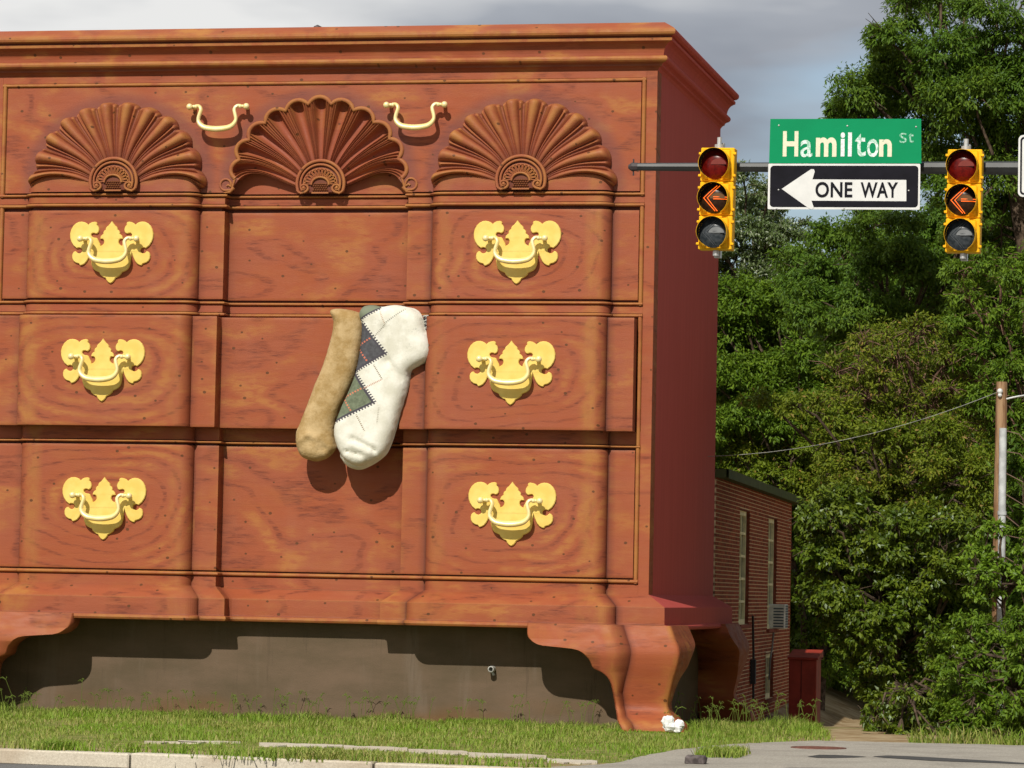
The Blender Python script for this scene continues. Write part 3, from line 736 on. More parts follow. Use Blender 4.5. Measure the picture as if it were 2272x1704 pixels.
# ---------------------------------------------------------------- socks
def sock_mesh(name, pts, y0, thick, mat, wr=None, step=.035):
    """pts on the 1382 px wide enlargement of the sock; rounded pad with a flat back"""
    P = []
    for a, c_ in pts:
        q = at((600+a/3.455)/1.02712, (640+c_/3.455)/1.02712, y0); P.append((q.x, q.z))
    Q = []
    for i in range(len(P)):
        for k_ in range(4):
            p0, p1, p2, p3 = (Vector(P[(i+j-1) % len(P)]) for j in range(4)); u = k_/4
            Q.append(.5*((2*p1)+(p2-p0)*u+(2*p0-5*p1+4*p2-p3)*u*u+(3*p1-p0-3*p2+p3)*u**3))
    A = np.array([(p.x, p.y) for p in Q]); n_ = len(A)
    B2 = np.roll(A, -1, 0)
    def inside_dist(p):
        d_ = B2-A; t = np.clip(((p-A)*d_).sum(1)/np.maximum((d_**2).sum(1), 1e-12), 0, 1); dd = np.linalg.norm(A+d_*t[:, None]-p, axis=1).min()
        c1 = (A[:, 1] > p[1]) != (B2[:, 1] > p[1]); xi = A[:, 0]+(p[1]-A[:, 1])/(B2[:, 1]-A[:, 1]+1e-15)*(B2[:, 0]-A[:, 0]); ins = (c1 & (p[0] < xi)).sum() % 2
        return dd if ins else -dd
    inner = []
    for x_ in np.arange(A[:, 0].min(), A[:, 0].max(), step):
        for k_, z_ in enumerate(np.arange(A[:, 1].min(), A[:, 1].max(), step)):
            pz = np.array((x_+(step/2 if k_ % 2 else 0), z_)); dd = inside_dist(pz)
            if dd > step*.35: inner.append((pz[0], pz[1], dd))
    vs = [Vector((a, c_)) for a, c_ in A]+[Vector((a, c_)) for a, c_, _ in inner]
    ov, oe, of, _, _, _ = delaunay_2d_cdt(vs, [(i, (i+1) % n_) for i in range(n_)], [], 1, 1e-6)
    R = thick*1.1; V = []
    for v in ov:
        dd = max(0, inside_dist(np.array((v.x, v.y)))); t = min(1, dd/R); h = thick*math.sqrt(max(0, 1-(1-t)**2))
        if wr: h += wr(v.x, v.y)*min(1, dd/.05)
        V.append((v.x, y0+thick*.35-h, v.y))
    m_ = len(V); F = [tuple(f) for f in of]
    V += [(v[0], y0+thick*.35, v[2]) for v in V[:n_]]; F += [(i, (i+1) % n_, m_+(i+1) % n_, m_+i) for i in range(n_)]
    me = new_mesh(name, V, F, mat); bm = bmesh.new(); bm.from_mesh(me); bmesh.ops.recalc_face_normals(bm, faces=bm.faces); bm.to_mesh(me); bm.free()
    smooth_by_angle(me, 70)
    return me
def groove(P_, Q_, w, dep, Y=-.30):
    a = at((600+P_[0]/3.455)/1.02712, (640+P_[1]/3.455)/1.02712, Y); c_ = at((600+Q_[0]/3.455)/1.02712, (640+Q_[1]/3.455)/1.02712, Y)
    A_ = Vector((a.x, a.z)); D_ = Vector((c_.x, c_.z))-A_; L2 = D_.length_squared
    def f(x_, z_):
        p_ = Vector((x_, z_))-A_; t = min(1, max(0, p_.dot(D_)/L2)); d_ = (p_-D_*t).length
        return dep*math.exp(-(d_/w)**2)
    return f
tanpts = [(450,180),(465,158),(520,152),(590,160),(650,175),(685,192),(705,240),(712,310),(702,400),(682,520),(650,650),(600,770),(550,880),(515,960),(490,1040),(484,1110),(494,1180),(500,1220),(470,1265),(420,1305),(350,1325),(290,1315),(235,1290),(203,1240),(188,1180),(190,1100),(215,1040),(250,950),(290,850),(330,740),(370,650),(410,540),(440,440),(465,340),(475,260),(465,218)]
whpts = [(676,180),(700,142),(735,128),(790,126),(850,138),(900,130),(960,125),(1040,140),(1100,165),(1150,205),(1170,250),(1180,300),(1198,345),(1215,400),(1225,460),(1218,510),(1190,552),(1135,588),(1080,620),(1055,655),(1052,700),(1035,790),(1010,870),(975,985),(940,1100),(905,1200),(865,1270),(810,1310),(740,1345),(680,1362),(620,1350),(565,1315),(530,1265),(500,1200),(482,1130),(482,1060),(500,1000),(540,900),(590,790),(630,690),(655,600),(672,510),(684,420),(692,330),(690,260),(676,220)]
bkpts = [(900,140),(1040,140),(1130,170),(1180,260),(1205,340),(1226,420),(1232,480),(1225,525),(1195,565),(1140,600),(1088,632),(1075,690),(1062,760),(1035,850),(1000,960),(965,1070),(930,1180),(890,1265),(830,1320),(760,1362),(695,1388),(640,1385),(585,1362),(545,1315),(528,1262),(560,1100),(700,700),(800,300)]
k = NM('tan_wool', .9, .1)
c = k.mix(k.rng(k.noise(k.obj(), 4.5, 6, .65), .32, .68), (.34, .22, .085), (.53, .385, .20))
c = k.mix(k.rng(k.noise(k.obj(), 30, 3), .55, .75, 0, .4), c, (.48, .35, .19)); k.base(c); k.bump(k.noise(k.obj(), 28, 5, .65), .5, .02); M['tan'] = k.m
g1 = groove((225, 1170), (300, 1125), .05, .03); g2_ = groove((300, 1125), (390, 1165), .04, .028); g3 = groove((390, 1165), (420, 1240), .035, -.035); g4 = groove((370, 1240), (430, 1225), .03, -.02)
tan = obj('sock', sock_mesh('sock', tanpts, -.30, .17, M['tan'], lambda x_, z_: g1(x_, z_)+g2_(x_, z_)+g3(x_, z_)+g4(x_, z_)), None)
tag(tan, 'plain tan brown sock hanging out of the third drawer', 'sock')
# argyle wool: pattern measured in metres on the sock's face
def SP(a, c_, y=-.40):
    q = at((600+a/3.455)/1.02712, (640+c_/3.455)/1.02712, y); return np.array((q.x, q.z))
k = NM('argyle_wool', .88, .1)
sx, sy_, sz = k.sep(k.obj())[:3]
def lin(vec, org):                              # dot((x,z)-org, vec)
    return k.M('ADD', k.M('MULTIPLY', sx, float(vec[0])), k.M('ADD', k.M('MULTIPLY', sz, float(vec[1])), float(-np.dot(vec, org))))
wob = k.noise(k.obj(), 22, 4, .6)
white = k.mix(k.rng(k.noise(k.obj(), 3.2, 6, .65), .35, .7), (.62, .60, .50), (.80, .785, .70))
white = k.mix(k.rng(k.noise(k.obj(), 9, 6, .7), .60, .74, 0, .55), white, (.33, .33, .28))
col = white
def lattice(O, A1, B1):                          # coordinates s along O->A1 and t along A1->B1
    a = SP(*A1)-SP(*O); b_ = SP(*B1)-SP(*A1); Mx = np.linalg.inv(np.array([a, b_]).T); return lin(Mx[0], SP(*O)), lin(Mx[1], SP(*O)), np.linalg.norm(a), np.linalg.norm(b_)
def zig(v, along, n_, amp):                      # knitted zig-zag edge
    fr = k.M('ABSOLUTE', k.M('SUBTRACT', k.M('FRACT', k.M('MULTIPLY', along, n_)), .5)); return k.M('ADD', v, k.M('MULTIPLY', k.M('GREATER_THAN', fr, .25), amp))
def dots(v, along, n_, w):
    on = k.M('GREATER_THAN', k.M('ABSOLUTE', k.M('SUBTRACT', k.M('FRACT', k.M('MULTIPLY', along, n_)), .5)), .22)
    return k.M('MULTIPLY', on, k.M('LESS_THAN', k.M('ABSOLUTE', v), w))
def rect(s_, t_, s0, s1, t0, t1):
    a = k.M('MULTIPLY', k.M('GREATER_THAN', s_, s0), k.M('LESS_THAN', s_, s1)); b_ = k.M('MULTIPLY', k.M('GREATER_THAN', t_, t0), k.M('LESS_THAN', t_, t1)); return k.M('MULTIPLY', a, b_)
def diamond(O, A1, B1, cfill, col, edge, tmax=1.0, smin=0.0):
    s_, t_, la, lb = lattice(O, A1, B1)
    s2 = zig(s_, t_, 13, -.045); t2 = zig(t_, s_, 13, .055)
    big = rect(s2, t2, smin-.03, 1.02, -.02, tmax); core = rect(s_, t_, smin, .965, .035, tmax)
    col = k.mix(big, col, edge)
    fill = k.mix(k.rng(k.noise(k.map((1, 1, 1)), 14, 5, .7), .3, .7), tuple(v*.75 for v in cfill), tuple(v*1.25 for v in cfill))
    col = k.mix(core, col, fill)
    return col, s_, t_, core
edge = (.075, .070, .082)
col, s1, t1, c1 = diamond((705, 262), (888, 500), (650, 640), (.085, .085, .092), col, edge, 1.45)
dd = k.M('MULTIPLY', c1, k.M('MAXIMUM', dots(k.M('SUBTRACT', s1, .48), t1, 12, .022), dots(k.M('SUBTRACT', t1, .52), s1, 12, .026)))
col = k.mix(dd, col, (.55, .17, .11))
col, s3, t3, c3 = diamond((650, 650), (802, 876), (512, 1015), (.150, .175, .115), col, edge, 1.2)
dd = k.M('MULTIPLY', c3, k.M('MAXIMUM', dots(k.M('SUBTRACT', s3, .50), t3, 14, .024), dots(k.M('SUBTRACT', t3, .56), s3, 12, .02)))
col = k.mix(dd, col, (.58, .20, .12))
s5, t5, _, _ = lattice((700, 245), (860, 152), (760, 60))
col = k.mix(k.M('MULTIPLY', k.M('GREATER_THAN', zig(t5, s5, 9, .08), .03), k.M('MULTIPLY', k.M('LESS_THAN', s5, .98), k.M('GREATER_THAN', s5, -.6))), col, edge)
col = k.mix(k.M('MULTIPLY', k.M('GREATER_THAN', t5, .12), k.M('MULTIPLY', k.M('LESS_THAN', s5, .95), k.M('GREATER_THAN', s5, -.6))), col, (.19, .215, .15))
for P0, P1, cc, nn in (((805, 590), (870, 700), (.25, .22, .16), 9), ((870, 700), (725, 770), (.50, .30, .22), 12), ((670, 970), (735, 1095), (.30, .24, .16), 9), ((850, 180), (890, 280), (.50, .38, .28), 8), ((890, 280), (800, 385), (.34, .32, .26), 10), ((890, 270), (1040, 160), (.32, .32, .27), 12), ((845, 915), (830, 1035), (.45, .42, .34), 9)):
    a = SP(*P1)-SP(*P0); ln_ = np.linalg.norm(a); s_ = lin(a/ln_**2, SP(*P0)); nvec = np.array((-a[1], a[0]))/ln_; t_ = lin(nvec, SP(*P0))
    msk = k.M('MULTIPLY', dots(t_, s_, nn, .0115), k.M('MULTIPLY', k.M('GREATER_THAN', s_, 0.), k.M('LESS_THAN', s_, 1.)))
    col = k.mix(msk, col, cc)
k.base(col); k.bump(k.noise(k.obj(), 26, 5, .65), .35, .015); M['argyle'] = k.m
h1 = groove((635, 1155), (800, 1240), .035, -.05, -.4); h2 = groove((585, 1250), (705, 1280), .03, -.05, -.4); h3 = groove((880, 310), (905, 560), .05, -.035, -.4); h4 = groove((905, 560), (1010, 690), .05, -.035, -.4); h5 = groove((620, 1190), (780, 1270), .03, .02, -.4); h6 = groove((790, 1290), (810, 1240), .025, -.03, -.4)
wh = obj('sock', sock_mesh('sock', whpts, -.40, .17, M['argyle'], lambda x_, z_: h1(x_, z_)+h2(x_, z_)+h3(x_, z_)+h4(x_, z_)+h5(x_, z_)+h6(x_, z_)), None)
tag(wh, 'white argyle sock with grey and green diamonds hanging out of the third drawer', 'sock')
M['offwhite'] = plain('white_wool', (.70, .68, .58), .9, .1, 0, .06, 4, .3)
obj('folded_layer', sock_mesh('folded_layer', bkpts, -.29, .13, M['offwhite']), wh)
# a rib of grey yarn at the heel
b = MB()
for i in range(12):
    q = SP(1168+18*(i % 2), 212+i*9.5, -.36); q2 = SP(1206-8*(i % 2), 206+i*9.5, -.36); b.tube([(q[0], -.33, q[1]), ((q[0]+q2[0])/2, -.36, (q[1]+q2[1])/2), (q2[0], -.33, q2[1])], .009, 6, mi=i % 3 == 2)
b.box(SP(1172, 0)[0], SP(1204, 0)[0], -.335, -.15, SP(0, 322)[1], SP(0, 210)[1], 1)
obj('ribbed_patch', b.mesh('ribbed_patch', [plain('yarn_light', (.55, .55, .50), .8), plain('yarn_dark', (.06, .055, .065), .8)], 60), wh)

# ---------------------------------------------------------------- ground, road, kerb
KA, KB = atz(0, 1619, G), atz(880, 1652, G)
KS = (KB.y-KA.y)/(KB.x-KA.x)
def yk(x): return KA.y+KS*(min(30, max(-40, x))-KA.x)
k = NM('soil', .95, .05)
sp = k.sep(k.pos())
nz = k.noise(k.pos(), .9, 6, .6)
grassc = k.mix(k.rng(k.noise(k.pos(), 3.5, 5, .65), .35, .68), (.12, .16, .030), (.27, .235, .09))
dirt = k.mix(k.rng(k.noise(k.pos(), 2.2, 6, .65), .35, .7), (.25, .17, .085), (.42, .33, .20))
dm = k.M('MAXIMUM', k.rng(k.M('ADD', sp[1], k.M('MULTIPLY', nz, 4)), 7.0, 9.5), k.rng(k.M('ADD', sp[1], k.M('MULTIPLY', nz, 1.6)), -9.6, -9.0, .8, 0))
dm = k.M('MAXIMUM', dm, k.M('MULTIPLY', k.rng(k.M('ADD', sp[0], k.M('MULTIPLY', nz, .8)), 2.5, 3.1), k.M('GREATER_THAN', sp[1], -6.0)))
k.base(k.mix(dm, grassc, dirt)); k.bump(k.noise(k.pos(), 14, 6, .7), .6, .03); M['soil'] = k.m
xs = sorted(set([-600, -200, -80, -40, -20]+[round(v, 2) for v in np.arange(-14, 16, .75)]+[20, 40, 90, 250, 600])); ys = [0]+[round(v, 2) for v in np.arange(-8.5, 30, .75)]+[40, 60, 120, 300, 1200]
V = [(x_, y_ if j_ else yk(x_), gz(x_, y_ if j_ else -13)) for j_, y_ in enumerate(ys) for x_ in xs]; nx = len(xs)
F = [(j*nx+i, j*nx+i+1, (j+1)*nx+i+1, (j+1)*nx+i) for j in range(len(ys)-1) for i in range(nx-1)]
tag(obj('ground', new_mesh('ground', V, F, M['soil'], True), None), kind='structure')
def aggregate(name, c1, c2, sc=60, tint=None):
    k = NM(name, .92, .15)
    c = k.mix(k.rng(k.noise(k.pos(), sc, 4, .7), .32, .68), c1, c2)
    c = k.mix(k.rng(k.noise(k.pos(), 1.1, 6, .65), .42, .70, 0, .55), c, tint or tuple(v*.7 for v in c1))
    c = k.mix(k.rng(k.noise(k.pos(), 5, 5, .7), .60, .72, 0, .4), c, (.20, .15, .10))
    k.base(c); k.bump(k.noise(k.pos(), sc*1.3, 4, .7), .5, .008); return k.m
M['asphalt'] = aggregate('old_asphalt', (.26, .24, .20), (.45, .415, .35), 42, (.22, .20, .17))
M['asphalt2'] = aggregate('road_asphalt', (.10, .10, .10), (.20, .195, .185), 55)
M['conc'] = aggregate('kerb_concrete', (.47, .42, .33), (.62, .56, .45), 40, (.36, .27, .18))
b = MB(); b.add([(-600, -120, G-.15), (600, -120, G-.15), (600, yk(600), G-.15), (30, yk(30), G-.15), (-40, yk(-40), G-.15), (-600, yk(-600), G-.15)], [(0, 1, 2, 3, 4, 5)])
b.add([(-40, yk(-40), G-.15), (30, yk(30), G-.15), (30, yk(30), G), (-40, yk(-40), G)], [(0, 1, 2, 3)])
tag(obj('road', b.mesh('road', M['asphalt2'], fix=False), None), kind='structure')
# side street apron on the right, rising from the road
edge_px = [(1185, 1659), (1290, 1654), (1330, 1650), (1368, 1640), (1410, 1630), (1470, 1620), (1540, 1613), (1620, 1607), (1700, 1604), (1760, 1601), (1830, 1603), (1990, 1606), (2212, 1612)]
E_ = [atz(a, c_, G) for a, c_ in edge_px]; E_ = [p for p in E_ if p.y > yk(p.x)]; rs = random.Random(2)
E2 = []
for a_, c_ in zip(E_[:-1], E_[1:]):
    for i in range(8): q = a_.lerp(c_, i/8); E2.append((q.x+rs.uniform(-.03, .03), q.y+rs.uniform(-.10, .10)))
E2.append((E_[-1].x, E_[-1].y)); E2 += [(30, E_[-1].y-.5), (30, yk(30)), (E_[0].x, yk(E_[0].x))]
tri = tessellate_polygon([[Vector((a, c_, 0)) for a, c_ in E2]])
me = new_mesh('side_street', [(a, c_, G+.012) for a, c_ in E2], [tuple(t) for t in tri], M['asphalt']); bm = bmesh.new(); bm.from_mesh(me)
bmesh.ops.recalc_face_normals(bm, faces=bm.faces)
for f in bm.faces:
    if f.normal.z < 0: f.normal_flip()
bm.to_mesh(me); bm.free(); tag(obj('side_street', me, None), kind='structure')
# kerb in cast lengths
rs = random.Random(3)
kb = empty('kerb', (-6, yk(-6), G-.15)); kb['kind'] = 'structure'; KM = Matrix.Translation((-6, yk(-6), 0)) @ Matrix.Rotation(math.atan(KS), 4, 'Z') @ Matrix.Translation((6, 0, 0))
x_ = -14.0; segs = [3.1, 3.0, 2.15, 1.3, 3.0, 3.0]
x_ = -11.66
for L_ in (3.05, 1.55, 3.02, 3.0, 1.75, 2.6):
    if x_ > 1.2: break
    b = MB(); b.bbox(x_, x_+L_-.03, -.20+rs.uniform(-.008, .008), .06, G-.16, G+.022+rs.uniform(-.006, .006), .018, 0, KM)
    obj('kerb_stone', b.mesh('kerb_stone', M['conc']), kb); x_ += L_
# broken strip of old pavement in the grass
pv = empty('old_pavement', (-3, -10.3, G)); pv['kind'] = 'structure'
def slab(pts, z=.018):
    b = MB(); n_ = len(pts); V = [(p[0], p[1], G+z) for p in pts]+[(p[0], p[1], G-.05) for p in pts]
    tri = tessellate_polygon([[Vector((p[0], p[1], 0)) for p in pts]])
    b.add(V, [tuple(t) for t in tri]+[(i, (i+1) % n_, n_+(i+1) % n_, n_+i) for i in range(n_)]); return b.mesh('paving_slab', M['conc'])
rs = random.Random(11)
for px0, px1, v0, v1 in ((385, 520, 1602, 1607.5), (690/2.212*1.0+0, 700/2.212+110, 1604, 1607), (560, 740, 1607, 1616), (742, 880, 1613, 1624), (882, 1010, 1620, 1632), (1012, 1180, 1628, 1641), (1182, 1290, 1641, 1652)):
    top_ = [atz(px0+(px1-px0)*i/9, v0+(v1-v0)*.45*i/9+rs.uniform(-.8, .8), G) for i in range(10)]
    bot_ = [atz(px1-(px1-px0)*i/9, v1-(v1-v0)*.35*i/9+rs.uniform(-1.2, 1.2), G) for i in range(10)]
    obj('paving_slab', slab([(p.x, p.y) for p in top_+bot_]), pv)
# manhole cover
mh = atz(1768, 1618, G); b = MB(); b.lathe([(0, .012), (.30, .012), (.305, .006), (.33, .006), (.335, .014), (.36, .014), (.365, 0)], (mh.x, mh.y, G+.008), 'z', 36)
for i in range(-4, 5):
    w_ = math.sqrt(max(0, .27**2-(i*.06)**2)); b.box(mh.x-w_, mh.x+w_, mh.y+i*.06-.012, mh.y+i*.06+.012, G+.019, G+.024)
tag(obj('manhole_cover', b.mesh('manhole_cover', plain('rusty_iron', (.17, .075, .055), .8, .2, 0, .2, 12)), None), 'round rusty red manhole cover in the side street', 'manhole cover')
bp_ = atz(1503, 1652, G); b = MB(); b.bbox(bp_.x-.12, bp_.x+.12, bp_.y-.09, bp_.y+.09, G+.005, G+.105, .018)
for v in b.V: v += Vector((rs.uniform(-1, 1), rs.uniform(-1, 1), rs.uniform(-1, 1)))*.008
tag(obj('stone_block', b.mesh('stone_block', plain('grey_stone', (.13, .11, .105), .9, .1, 0, .25, 14)), None), 'small grey broken block lying at the edge of the asphalt', 'stone')
# shadows lying across the apron, painted as thin dark sheets
M['road_shade'] = aggregate('road_shadow', (.055, .055, .055), (.095, .092, .085), 50)
def patch(px):
    q = [atz(a, c_, G) for a, c_ in px]; tri = tessellate_polygon([[Vector((p.x, p.y, 0)) for p in q]])
    me = new_mesh('road_shadow', [(p.x, p.y, G+.0165) for p in q], [tuple(t) for t in tri], M['road_shade']); bm = bmesh.new(); bm.from_mesh(me)
    for f in bm.faces:
        f.normal_update()
        if f.normal.z < 0: f.normal_flip()
    bm.to_mesh(me); bm.free(); tag(obj('road_shadow', me, None), kind='structure')
patch([(1744, 1637), (1770, 1633), (1805, 1633.5), (1840, 1635), (1872, 1637.5), (1845, 1639), (1800, 1640), (1765, 1639.5)])
patch([(1885, 1636.5), (1915, 1634.5), (1960, 1636), (2020, 1639), (2090, 1643), (2160, 1647), (2215, 1651), (2215, 1653.5), (2150, 1651), (2080, 1648.5), (2010, 1646), (1950, 1642), (1910, 1639.5)])

# ---------------------------------------------------------------- grass
def blades(name, pts, hmin, hmax, wmin, wmax, mat, seed, lean=.45, seg=2, two=False):
    r = np.random.RandomState(seed); n_ = len(pts); P = np.asarray(pts, dtype=np.float64)
    h = r.uniform(hmin, hmax, n_)*(P[:, 3] if P.shape[1] > 3 else 1); w = r.uniform(wmin, wmax, n_)
    a = r.uniform(0, 2*math.pi, n_); l = r.uniform(.1, lean, n_)*h
    dx, dy = np.cos(a), np.sin(a); fx, fy = -dy, dx
    fx = fx*.35+np.where(fx >= 0, .65, -.65)
    b0 = P[:, :3]
    V = np.zeros((n_, 5, 3))
    V[:, 0] = b0-np.stack([fx*w/2, fy*w/2, 0*w], 1); V[:, 1] = b0+np.stack([fx*w/2, fy*w/2, 0*w], 1)
    mid = b0+np.stack([dx*l*.35, dy*l*.35, h*.6], 1)
    V[:, 2] = mid+np.stack([fx*w*.38, fy*w*.38, 0*w], 1); V[:, 3] = mid-np.stack([fx*w*.38, fy*w*.38, 0*w], 1)
    V[:, 4] = b0+np.stack([dx*l, dy*l, h*(1-.25*l/h)], 1)
    me = bpy.data.meshes.new(name); me.vertices.add(n_*5); me.vertices.foreach_set('co', V.reshape(-1).astype(np.float32))
    base = (np.arange(n_)*5)[:, None]; Lp = np.concatenate([base+np.array([0, 1, 2, 3]), base+np.array([3, 2, 4])], 1).reshape(-1)
    me.loops.add(n_*7); me.loops.foreach_set('vertex_index', Lp.astype(np.int32))
    st = (np.arange(n_)*7)[:, None]+np.array([0, 4]); me.polygons.add(n_*2); me.polygons.foreach_set('loop_start', st.reshape(-1).astype(np.int32))
    me.polygons.foreach_set('loop_total', np.tile([4, 3], n_).astype(np.int32))
    at_ = me.attributes.new('rnd', 'FLOAT', 'POINT'); at_.data.foreach_set('value', np.repeat(r.rand(n_), 5).astype(np.float32))
    at_ = me.attributes.new('tip', 'FLOAT', 'POINT'); at_.data.foreach_set('value', np.tile([0, 0, .6, .6, 1], n_).astype(np.float32))
    me.materials.append(mat); me.update(); me.validate(); return me
def leaf_mat(name, c1, c2, c3=None, trans=.35, rough=.45, spec=.35, pale=None):
    k = NM(name, rough, spec); r = k.attr('rnd')
    c = k.mix(r, c1, c2)
    c = k.mix(k.rng(k.noise(k.pos(), .55, 3), .35, .68), c, k.mix(r, tuple(v*.8 for v in c1), tuple(v*1.15 for v in (c3 or c2))))
    if pale: c = k.mix(k.M('GREATER_THAN', r, pale[1]), c, pale[0])
    k.base(c)
    tr = k.n('ShaderNodeBsdfTranslucent'); x = k.mix(.5, c, (.22, .30, .02)); k.L(x, tr.inputs[0])
    mx = k.n('ShaderNodeMixShader'); mx.inputs[0].default_value = trans; o_ = k.t.nodes['Material Output']
    k.L(k.b.outputs[0], mx.inputs[1]); k.L(tr.outputs[0], mx.inputs[2]); k.L(mx.outputs[0], o_.inputs[0]); return k.m
M['grass'] = leaf_mat('grass_blades', (.15, .27, .022), (.27, .40, .045), (.44, .41, .13), .35, .5, .2, ((.46, .40, .16), .94))
M['straw'] = leaf_mat('seed_grass', (.20, .27, .05), (.36, .36, .12), None, .35, .6, .2)
r = np.random.RandomState(5); pts = []
Exy = [(p.x, p.y) for p in E_]
def in_poly(x_, y_, P):
    c_ = False; n_ = len(P); j = n_-1
    for i in range(n_):
        if (P[i][1] > y_) != (P[j][1] > y_) and x_ < (P[j][0]-P[i][0])*(y_-P[i][1])/(P[j][1]-P[i][1])+P[i][0]: c_ = not c_
        j = i
    return c_
from mathutils import noise as mnoise
slabs_xy = []
for o in bpy.data.objects:
    if o.name.startswith('paving_slab'): n_ = len(o.data.vertices)//2; slabs_xy.append([(o.data.vertices[i].co.x, o.data.vertices[i].co.y) for i in range(n_)])
def grass_points(n_, x0, x1, y0, y1, seed):
    r = np.random.RandomState(seed); out_ = []
    for x_, y_ in zip(r.uniform(x0, x1, n_), r.uniform(y0, y1, n_)):
        if in_poly(x_, y_, E2) or y_ < yk(x_)+.05: continue
        dens = mnoise.noise(Vector((x_*.9, y_*.7, 0)))*.5+.5
        if y_ < yk(x_)+1.4 and r.rand() > (.12+.9*max(0, mnoise.noise(Vector((x_*.8, y_*1.2, 5)))*1.6+.25)): continue
        if y_ < -8.0 and r.rand() < .25: continue
        if any(in_poly(x_, y_, s_) for s_ in slabs_xy) and r.rand() > .05: continue
        if x_ > 3.1-.16*(y_+3): continue
        hs = .55+.75*dens+.5*sstep(-3, 0, y_)
        if y_ < -8.0: hs *= .6
        if -.6 < x_ < .95 and -1.9 < y_ < -.3: hs *= .45
        if -.3 < x_ < 1.3 and y_ > 2.0: hs *= .55
        hs *= .62+.7*max(0., mnoise.noise(Vector((x_*1.7, y_*.8, 9)))+.35)
        if mnoise.noise(Vector((x_*1.1, y_*.6, 21))) < -.28 and r.rand() < .75: continue
        out_.append((x_, y_, gz(x_, y_)-.01, hs))
    return out_
gp = grass_points(62000, -11.8, 3.2, -12.6, .25, 1)+grass_points(16000, -.2, 3.0, .0, 9.5, 2)+grass_points(9000, -11, .6, -.9, .18, 3)
me = blades('grass', gp, .045, .125, .006, .014, M['grass'], 4, .8)
tag(obj('grass', me, None), 'bright green grass strip between the chest and the kerb', 'grass', kind='stuff')
# tall seed stems along the wall
b = MB(); rs = random.Random(8); sp_ = []
for i in range(190):
    if i < 130: x_ = rs.uniform(-11.2, -.6); y_ = rs.uniform(-.85, .12)
    else: x_ = rs.uniform(-.1, 2.3); y_ = rs.uniform(-1.0, 3.0)
    if i % 3 == 0 and i < 130: x_ = rs.choice((-9.4, -7.4, -6.9, -6.6, -5.2, -3.9, -3.5))+rs.gauss(0, .35)
    h = rs.uniform(.20, .48)*(1.15 if rs.random() < .2 else .85); dx = rs.uniform(-.35, .35)*h; dy = rs.uniform(-.2, .1)*h; z0 = gz(x_, y_)
    P = [(x_, y_, z0), (x_+dx*.25, y_+dy*.3, z0+h*.5), (x_+dx*.8, y_+dy*.7, z0+h*.93), (x_+dx*1.4, y_+dy, z0+h)]
    b.tube(P, [.004, .0035, .003, .0015], 4, caps=False)
    tx, ty, tz = P[2]
    for q in range(rs.randint(2, 4)):
        a = rs.uniform(-1.3, 1.3); l = rs.uniform(.05, .12); e_ = (tx+math.sin(a)*l+dx*.2, ty+rs.uniform(-.03, .03), tz+math.cos(a)*l*.5)
        b.tube([(tx, ty, tz), ((tx+e_[0])/2, ty, tz+(e_[2]-tz)*.8+.015), (e_[0], e_[1], e_[2]-.015)], [.003, .006, .002], 4, caps=False)
me = b.mesh('seed_grass', M['straw'], fix=False); tag(obj('seed_grass', me, None), 'tall grass stems with seed heads growing along the plinth', 'grass', kind='stuff')
wp = []
for i in range(4200):
    if i > 2600: x_ = rs.uniform(-11, 0.9); y_ = yk(x_)+.10+rs.gauss(0, .07)*(1+2.5*max(0, mnoise.noise(Vector((x_*1.3, 3, 0)))))
    elif i < 900: x_, y_ = atz(600, 1655, G).x+rs.gauss(0, .55), yk(atz(600, 1655, G).x)+.05+rs.uniform(-.3, .5)
    elif i < 1300: x_, y_ = atz(35, 1632, G).x+rs.gauss(0, .12), yk(atz(35, 1632, G).x)+rs.uniform(-.15, .4)
    elif i < 1900: x_, y_ = rs.choice((-9.9, -10.1))+rs.gauss(0, .25), rs.uniform(-.8, 0)
    else: x_, y_ = atz(1560+rs.uniform(-40, 60), 1632, G).x, atz(1560, 1634, G).y+rs.uniform(-.7, .6)
    wp.append((x_, y_, G, 1.0 if i < 1900 and i > 1300 else .75))
me = blades('weeds', wp, .08, .26, .008, .018, M['grass'], 6, 1.1); tag(obj('weeds', me, None), 'ragged weeds spilling over the kerb', 'weeds', kind='stuff')

# ---------------------------------------------------------------- brick building
A0 = Vector((-.07, 7.0, 0)); dv = Vector((-.0437, 1, 0)).normalized(); nv = Vector((dv.y, -dv.x, 0))
bk = empty('brick_building', (A0.x, 14, -2.6), 'low red brick building behind the giant chest with tall narrow windows', 'building')
LM = Matrix((( dv.x, nv.x, 0, A0.x), (dv.y, nv.y, 0, A0.y), (0, 0, 1, 0), (0, 0, 0, 1)))   # local: x along wall, y outward, z up
wins = [(4.40, 6.35, -.50, 1.55), (10.30, 12.35, -.62, 1.55), (10.10, 11.95, -1.98, -1.10)]
L0, L1, ZB, ZT = .25, 15.9, -2.75, 1.96
bb = MB(); rs = random.Random(9); ch, bl_ = .0677, .203
def cut(a, c_, z):                                       # pieces of [a,c_] outside the openings at height z
    out_ = [(a, c_)]
    for w0, w1, z0, z1 in wins:
        if z0-.01 < z < z1+.01:
            nn_ = []
            for p_, q_ in out_:
                if q_ <= w0 or p_ >= w1: nn_.append((p_, q_)); continue
                if p_ < w0-.02: nn_.append((p_, w0))
                if q_ > w1+.02: nn_.append((w1, q_))
            out_ = nn_
    return out_
row = 0; z = ZB
